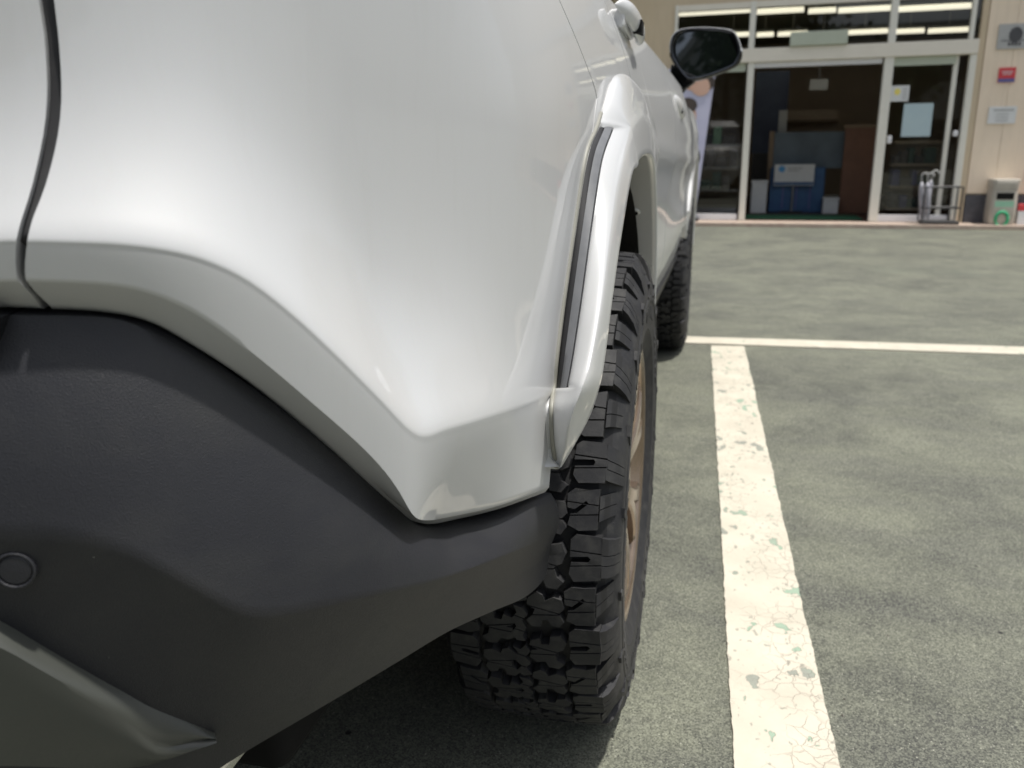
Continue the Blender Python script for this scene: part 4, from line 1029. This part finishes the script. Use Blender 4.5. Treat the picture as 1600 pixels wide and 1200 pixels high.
MB().grid(P, flip=True).build('rear_window', 'carglass', car, True)
# door handles: loop grips with a recess
def handle(p0, p1, parent, rad=.017):
    """pull handle between its rear and front end (both on its centre line), solid grip with a dark slot near the front end"""
    p0, p1 = Vector(p0), Vector(p1); P = []; n = 26
    for t in np.linspace(0, 1, n):
        e_ = (1-abs(2*t-1)**5)**.5; c = p0.lerp(p1, t)+Vector((.006*math.sin(math.pi*t)-.012*(1-e_), 0, 0))
        P.append([c+Vector((rad*.62*e_*math.cos(a), 0, rad*1.15*(e_*.8+.2*e_*math.sin(math.pi*t))*math.sin(a))) for a in np.linspace(0, 2*math.pi, 18, endpoint=False)])
    mb = MB().grid(P, close_v=True); h_ = mb.build('handle', 'paint', parent, True, R(70))
    for k, nm in ((.5, 'handle_foot'),):
        c = p0.lerp(p1, k); MB().box((c.x-.05, p0.y+.012, c.z-.016), (c.x-.004, p1.y-.012, c.z+.012)).build(nm, 'paint', parent, bevel=.005)
    c = p0.lerp(p1, .52)+Vector((.011, 0, 0)); MB().box((c.x-.008, c.y-.020, c.z-.016), (c.x+.0058, c.y+.018, c.z+.004)).build('handle_slot', 'black', parent)
    # shallow cup behind the grip
    c = p0.lerp(p1, .5)
a0, a1 = onY(972, 6, .10), onY(1002, 64, .28); handle(a0, a1, rd, .0155)
a0, a1 = onY(1046, 155, 1.20)+np.array([.006, 0, 0]), onY(1063, 180, 1.42)+np.array([.006, 0, 0]); handle(a0, a1, fd, .021)
# wheel-house liners and underbody
def liner(dY, parent):
    P = [[(x, dY+.445*math.cos(a), .41+.445*math.sin(a)) for x in (.872, .62, .55)] for a in np.radians(np.linspace(-18, 150, 40))]
    P2 = [[(.55, dY+.445*math.cos(a)*k, .41+.445*math.sin(a)*k) for k in (1, .5, .0)] for a in np.radians(np.linspace(-18, 150, 40))]
    mb = MB().grid(P); mb.grid(P2); o = mb.build('wheel_liner', 'black', parent, True, R(60)); mirrored(o)
liner(0, car); liner(2.69, car)
MB().box((-.60, -.62, .26), (.60, 3.3, .46)).build('underbody', 'black', car, bevel=.02)
MB().box((-.80, .50, .24), (.80, 2.18, .46)).build('floor_pan', 'black', car, bevel=.02)
MB().tube([(-.62, 0, .34), (.62, 0, .34)], .035, 12).build('axle', 'matte', car, True)
# exhaust tip peeking below the bumper
ex = onZ(356, 1200, .36); ex = Vector(ex)
MB().tube([ex+Vector((-.03, -.02, -.0)), ex+Vector((-.03, .22, 0))], .028, 20).build('exhaust_tip', 'steel', car, True)
# ---- door mirror
def mirror_unit():
    Ym = 1.95
    outl = [(1048, 88), (1047, 70), (1052, 54), (1064, 46), (1085, 43), (1110, 43), (1132, 45), (1146, 49), (1153, 60), (1158, 76), (1158, 88), (1152, 100), (1140, 107), (1120, 115), (1098, 122), (1080, 125), (1070, 122), (1059, 108)]
    Q = dense(outl+[outl[0]], 56)[:-1]
    base = [Vector(onY(x, y, Ym)) for x, y in Q]; c = sum(base, Vector())/len(base)
    def rg(k, dy, dz=0.): return [Vector((c.x+(p.x-c.x)*k, Ym+dy, c.z+(p.z-c.z)*k+dz)) for p in base]
    mz = empty('door_mirror', (.88, Ym, 1.15)); mz.parent = car; mz.matrix_parent_inverse = root_inv(car)
    mb = MB().grid([rg(.90, .05), rg(.90, .004), rg(.955, -.006), rg(.98, -.004), rg(.99, .004), rg(.985, .03)], close_v=True); mb.build('mirror_bezel', 'gloss', mz, True, R(50))
    g_ = rg(.90, .025); gc = Vector((c.x, Ym+.025, c.z)); mb = MB().grid([g_, rg(.5, .025), rg(.02, .025)], close_v=True)
    me_ = mb.build('mirror_glass', 'mirror', mz, True)
    # glass is aimed for the driver: tilt about its centre
    T = Matrix.Translation(gc) @ Matrix.Rotation(R(-5), 4, 'Z') @ Matrix.Rotation(R(2.2), 4, 'X') @ Matrix.Scale(.97, 4) @ Matrix.Translation(-gc); me_.data.transform(T)
    bk = MB(); r_ = rg(.92, .055); bk.v = r_; bk.f = [tuple(range(len(r_)))]; bk.build('mirror_back', 'matte', mz)
    cap = MB().grid([rg(.99, .004), rg(1.0, .001), rg(1.022, .006), rg(1.035, .03), rg(1.01, .07), rg(.90, .10), rg(.70, .125), rg(.40, .14), rg(.02, .145)], close_v=True)
    # lower half of the housing is black: split the cap by height
    ct = MB(); cb_ = MB()
    for f in cap.f:
        zc_ = sum(cap.v[i][2] for i in f)/4; tgt = ct if zc_ > c.z-.005 else cb_; tgt.add([cap.v[i] for i in f], [(0, 1, 2, 3)])
    a_ = ct.build('mirror_cap', 'paint', mz); fix_normals(a_); a_.data.polygons.foreach_set('use_smooth', [True]*len(a_.data.polygons))
    b_ = cb_.build('mirror_housing', 'gloss', mz); fix_normals(b_); b_.data.polygons.foreach_set('use_smooth', [True]*len(b_.data.polygons))
    tip = Vector(onY(1157, 81, Ym)); MB().tube([tip+Vector((-.004, .0, .008)), tip+Vector((.003, .01, .004)), tip+Vector((.004, .03, -.002))], [.004, .006, .003], 8).build('turn_signal', 'lamp_clear', mz, True)
    # arm
    arm = [(1049, 100), (1046, 118), (1043, 128), (1050, 150), (1057, 158), (1064, 148), (1072, 138), (1085, 128), (1090, 120), (1070, 112)]
    A = [onY(x, y, Ym+.03) for x, y in arm]; mb = MB(); poly = [(a[0], a[2]) for a in A]; ar = random.sample(range(3), 0)
    mb.prism(poly, lambda p, h: (p[0], h, p[1]), Ym+.02, Ym+.09); mb.build('mirror_arm', 'gloss', mz, bevel=.006)
    return mz
mirror_unit()
# triangular mirror base on the door
MB().box((.845, 1.88, 1.06), (.872, 2.04, 1.115)).build('mirror_base', 'gloss', fd, bevel=.008)

# ---- wheels
RT = .375; HWT = .120
def clip_poly(poly, a, b, c):
    """keep a*x+b*y<=c"""
    out = []
    for i in range(len(poly)):
        p, q = poly[i], poly[(i+1) % len(poly)]; dp, dq = a*p[0]+b*p[1]-c, a*q[0]+b*q[1]-c
        if dp <= 0: out.append(p)
        if (dp < 0 < dq) or (dq < 0 < dp): t = dp/(dp-dq); out.append((p[0]+(q[0]-p[0])*t, p[1]+(q[1]-p[1])*t))
    return out
def sipe(polys, y0, slope, gap=.9):
    out = []
    for p in polys:
        for s_ in (1, -1):
            # y - slope*x <= y0-gap/2   /  >= y0+gap/2
            q = clip_poly(p, -slope*s_, s_, (y0-s_*gap/2)*s_)
            if len(q) >= 3: out.append(q)
    return out
def build_tyre(parent):
    mb = MB(); NP = 38; pitch = 2*math.pi*RT/NP*1000       # mm
    crown = lambda x: RT-.0045*(abs(x)/.1)**2.6
    def P3(x, y, r_): th = y/(RT*1000); return (x/1000, r_*math.cos(th), r_*math.sin(th))   # axle along local X
    rnd = random.Random(3)
    midA = [(9, 9), (19, 1), (27, 4), (30, 12), (41, 6), (53, 9), (56, 22), (50, 29), (55, 40), (49, 50), (38, 47), (35, 38), (27, 40), (25, 51), (13, 52), (6, 42), (15, 33), (17, 24), (7, 19)]
    midB = [(10, 12), (22, 7), (25, 17), (35, 16), (37, 4), (50, 1), (57, 12), (53, 24), (43, 30), (45, 41), (54, 47), (46, 57), (33, 55), (28, 45), (18, 48), (8, 40), (11, 28), (20, 26), (8, 21)]
    cenA = [(-13, 6), (-3, 10), (4, 2), (10, 12), (3, 22), (9, 33), (2, 41), (9, 53), (-3, 58), (-11, 49), (-4, 38), (-14, 28), (-7, 16)]
    cenB = [(-10, 2), (3, 5), (9, 16), (1, 24), (7, 36), (1, 48), (5, 57), (-8, 56), (-14, 44), (-6, 34), (-13, 22), (-5, 13)]
    shA = [(60, 8), (67, 2), (99, 3), (101, 30), (99, 55), (66, 57), (59, 47), (61, 35), (83, 33), (86, 29), (83, 25.5), (60, 28)]
    shB = [(54, 12), (63, 3), (80, 5), (93, 2), (93, 56), (70, 58), (56, 51), (59, 37), (66, 35), (80, 22), (77, 19), (64, 30), (55, 28)]
    pl_ = [rnd.choice((.93, 1., 1.07)) for _ in range(NP)]; sm = sum(pl_); ys_ = [0]
    for q in pl_: ys_.append(ys_[-1]+q/sm*NP*pitch)
    for i in range(NP):
        y0 = ys_[i]; k = (ys_[i+1]-ys_[i])/60.
        for side in (1, -1):
            off = 0 if side > 0 else pitch*.5
            sh = shA if i % 2 else shB
            jobs = [(sh, [(17, .07), (44, -.09)], 0), (midA if (i+(side > 0)) % 2 else midB, [(19, .22), (35, -.10)], pitch*.22)]
            if side > 0: jobs.append((cenA if i % 2 else cenB, [(20, .3), (40, .25)], pitch*.55))
            for poly, sp, o2 in jobs:
                j_ = [(rnd.uniform(-.8, .8), rnd.uniform(-.8, .8)) for _ in poly]
                polys = [[(x+a_, (y+b_)*k) for (x, y), (a_, b_) in zip(poly, j_)]]
                for (ys, sl) in sp: polys = sipe(polys, ys*k, sl)
                hh = rnd.uniform(-.0004, .0003)
                for pg in polys:
                    pr = [(x*side, y) for x, y in pg]
                    if side < 0: pr = pr[::-1]
                    cx = sum(p[0] for p in pr)/len(pr); cy = sum(p[1] for p in pr)/len(pr)
                    n = len(pr)
                    base = [P3(cx+(x-cx)*1.0, y0+off+o2+cy+(y-cy)*1.0, crown(x/1000)-.0135) for x, y in pr]
                    m1 = [P3(cx+(x-cx)*.975, y0+off+o2+cy+(y-cy)*.965, crown(x/1000)+hh-.0012) for x, y in pr]
                    tp = [P3(cx+(x-cx)*.955, y0+off+o2+cy+(y-cy)*.945, crown(x/1000)+hh) for x, y in pr]
                    v = base+m1+tp; f = [(a_, (a_+1) % n, n+(a_+1) % n, n+a_) for a_ in range(n)]+[(n+a_, n+(a_+1) % n, 2*n+(a_+1) % n, 2*n+a_) for a_ in range(n)]
                    for t in tessellate_polygon([[Vector((p[0], p[1], 0)) for p in pr]]): f.append(tuple(2*n+q for q in t))
                    mb.add(v, f)
            # shoulder lug wrapping on to the sidewall: two pieces with a sipe
            xe = 99 if i % 2 else 94
            for (ya, yb) in ((5, 24), (25.2, 36), (37.2, 51)) if i % 2 else ((13, 29), (30.2, 45)):
                xs = [(xe, -.0012), (xe+7, -.0085), (113, -.022), (118, -.042)] if i % 2 else [(xe, -.0015), (xe+5, -.007), (105, -.017), (112, -.030)]; inn = [(xe-6, -.015), (98, -.018), (104, -.030), (110, -.046)] if i % 2 else [(xe-6, -.015), (96, -.018), (100, -.026), (106, -.038)]
                rows = []
                sk = 3 if i % 2 else -3
                for yy in (ya, yb):
                    o_ = [P3(side*x, y0+off+(yy+sk*j*.8)*k, crown(.094)+r_) for j, (x, r_) in enumerate(xs)]; n_ = [P3(side*x, y0+off+(yy+sk*j*.8)*k, crown(.094)+r_) for j, (x, r_) in enumerate(inn)]
                    rows.append(o_+n_[::-1])
                n = 8; v = rows[0]+rows[1]; f = [(a_, (a_+1) % n, n+(a_+1) % n, n+a_) for a_ in range(n)]+[tuple(range(n-1, -1, -1)), tuple(range(n, 2*n))]
                mb.add(v, f)
            # zig-zag sidewall biters
            z0_ = y0+off+(8 if i % 2 else 30)*k*1.0
            zig = [(0, .045), (8, .052), (5, .060), (16, .071), (22, .066), (13, .054), (15, .047)]
            if i % 2 == 0:
                pts = [(side*(118.2+2.4), z0_+a_*k, RT-r_) for a_, r_ in zig]; pin = [(side*116.0, z0_+a_*k, RT-r_) for a_, r_ in zig]
                v = [P3(*p) for p in pts]+[P3(*p) for p in pin]; n = len(zig)
                f = [(a_, (a_+1) % n, n+(a_+1) % n, n+a_) for a_ in range(n)]
                for t in tessellate_polygon([[Vector((p[0], p[1]*100, 0)) for p in [(a_, r_*10) for a_, r_ in zig]]]): f.append(t)
                mb.add(v, f)
    # moulding hairs
    for _ in range(260):
        a = rnd.uniform(0, 2*math.pi); side = rnd.choice((1, 1, 1, -1)); j = rnd.random()
        x, r_ = (side*rnd.uniform(108, 119), RT-rnd.uniform(.02, .075)) if j < .7 else (side*rnd.uniform(86, 98), RT-.002)
        p = Vector(P3(x, a*RT*1000, r_)); dn = (Vector((side, 0, 0))*(1 if j < .7 else .3)+Vector((0, math.cos(a), math.sin(a)))*(.5 if j < .7 else 1)+Vector((rnd.gauss(0, .3), rnd.gauss(0, .3), rnd.gauss(0, .3)))).normalized()
        L = rnd.uniform(.003, .008); q = p+dn*L; s_ = dn.orthogonal().normalized()*.00028; s2_ = dn.cross(s_)
        mb.add([p+s_, p-s_*.5+s2_, p-s_*.5-s2_, q], [(0, 1, 3), (1, 2, 3), (2, 0, 3)])
    # carcass
    prof = [(-.088, .228), (-.100, .226), (-.108, .236), (-.114, .262), (-.119, .29), (-.1185, .315), (-.112, .337), (-.102, .350), (-.09, .3590), (-.05, .3610), (0, .3613), (.05, .3610), (.09, .3590), (.102, .350), (.112, .337),
            (.1170, .328), (.1185, .320), (.1190, .3065), (.1203, .305), (.1206, .2985), (.1190, .296), (.1186, .268), (.1160, .258), (.1165, .2535), (.113, .248), (.108, .238), (.1045, .2285), (.098, .222), (.088, .226)]
    G = [[(x, r_*math.cos(t), r_*math.sin(t)) for x, r_ in prof] for t in np.linspace(0, 2*math.pi, 120, endpoint=False)]
    mb2 = MB().grid(G, close_u=True)
    # raised blocky lettering-like ribs round the sidewall (no words)
    for i in range(72):
        if i % 18 in (0, 1, 2, 9, 10, 11): continue
        a = i*5.0; pts = []
        for aa in (a, a+3.2):
            for rr_ in (.272, .289): pts.append(((.1198), rr_*math.cos(R(aa)), rr_*math.sin(R(aa))))
        for aa in (a, a+3.2):
            for rr_ in (.272, .289): pts.append(((.1180), rr_*math.cos(R(aa)), rr_*math.sin(R(aa))))
        mb2.add(pts, [(0, 1, 3, 2), (0, 4, 5, 1), (1, 5, 7, 3), (3, 7, 6, 2), (2, 6, 4, 0)])
    n0 = len(mb2.f); mb2.add(mb.v, mb.f)
    o = mesh('tyre', mb2.v, mb2.f, 'rubber', parent, False, False); fix_normals(o)
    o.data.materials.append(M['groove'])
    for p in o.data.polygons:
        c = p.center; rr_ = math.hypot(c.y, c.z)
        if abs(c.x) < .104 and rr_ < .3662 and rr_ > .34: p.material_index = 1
    o.data.polygons.foreach_set('use_smooth', [True]*len(o.data.polygons))
    bm = bmesh.new(); bm.from_mesh(o.data)
    for e_ in bm.edges:
        if len(e_.link_faces) != 2 or e_.calc_face_angle(0) > R(28): e_.smooth = False
    bm.to_mesh(o.data); bm.free()
    return o
def build_rim(parent):
    prof = [(.094, .219), (.099, .226), (.103, .2275), (.105, .224), (.103, .217), (.098, .213), (.092, .211), (.086, .203), (.070, .199), (.03, .196), (-.05, .19), (-.09, .20), (-.100, .225)]
    G = [[(x, r_*math.cos(t), r_*math.sin(t)) for x, r_ in prof] for t in np.linspace(0, 2*math.pi, 96, endpoint=False)]
    o = mesh('rim', *(lambda m_: (m_.v, m_.f))(MB().grid(G, close_u=True)), 'bronze', parent, True, False, R(45)); fix_normals(o)
    sp = MB()
    for i in range(6):
        for j, da in enumerate((-11, 11)):
            a0 = R(i*60+15); a1 = a0+R(da); P = []
            for t in np.linspace(0, 1, 12):
                r_ = .045+.162*t; a = a0+(a1-a0)*min(1, t*1.15); x = .088+.014*t**.6+.004*math.sin(math.pi*t)
                if t > .9: x -= .006*(t-.9)*10
                wd = .0170-.004*math.sin(math.pi*t)+.004*(t > .9); dp = .040-.012*t
                er = Vector((0, math.cos(a), math.sin(a))); et = Vector((0, -math.sin(a), math.cos(a))); c = er*r_+Vector((x, 0, 0))
                P.append([c+et*wd*.72+Vector((.0, 0, 0)), c+et*wd+Vector((-.004, 0, 0)), c+et*wd*.95+Vector((-dp, 0, 0)), c-et*wd*.95+Vector((-dp, 0, 0)), c-et*wd+Vector((-.004, 0, 0)), c-et*wd*.72])
            sp.grid(P, close_v=True)
    hub = [(-.02, .07), (.075, .07), (.088, .062), (.090, .04), (.094, .034), (.097, .028), (.098, .001)]
    sp.grid([[(x, r_*math.cos(t), r_*math.sin(t)) for x, r_ in hub] for t in np.linspace(0, 2*math.pi, 40, endpoint=False)], close_u=True)
    s_ = mesh('spokes', sp.v, sp.f, 'bronze', parent, True, False, R(35)); fix_normals(s_)
    nb = MB()
    for i in range(5):
        a = R(72*i+20); nb.tube([(.08, .052*math.cos(a), .052*math.sin(a)), (.094, .052*math.cos(a), .052*math.sin(a))], .009, 6)
    mesh('wheel_nuts', nb.v, nb.f, 'steel', parent, False, False)
    dc = [(-.02, .07), (-.02, .155), (-.005, .155), (-.005, .06)]
    mb = MB().grid([[(x, r_*math.cos(t), r_*math.sin(t)) for x, r_ in dc] for t in np.linspace(0, 2*math.pi, 48, endpoint=False)], close_u=True)
    mesh('brake_disc', mb.v, mb.f, 'disc', parent, True, False, R(40))
    cp = MB().box((-.05, -.16, -.05), (.012, -.10, .05)); mesh('brake_caliper', cp.v, cp.f, 'disc', parent, False, False)
w0 = empty('wheel', (.797, 0, RT-.003)); w0.parent = car; w0.rotation_euler = (R(7), 0, 0)
build_tyre(w0); build_rim(w0)
kids = [o for o in bpy.data.objects if o.parent is w0]
for loc, rot in (((.797, 2.69, RT-.003), (R(31), 0, 0)), ((-.797, 0, RT-.003), (R(50), 0, math.pi)), ((-.797, 2.69, RT-.003), (R(90), 0, math.pi))):
    c = w0.copy(); COL.objects.link(c); c.parent = car; c.location = loc; c.rotation_euler = rot
    for q in kids:
        d = q.copy(); COL.objects.link(d); d.parent = c
print('faces', sum(len(o.data.polygons) for o in bpy.data.objects if o.type == 'MESH'))
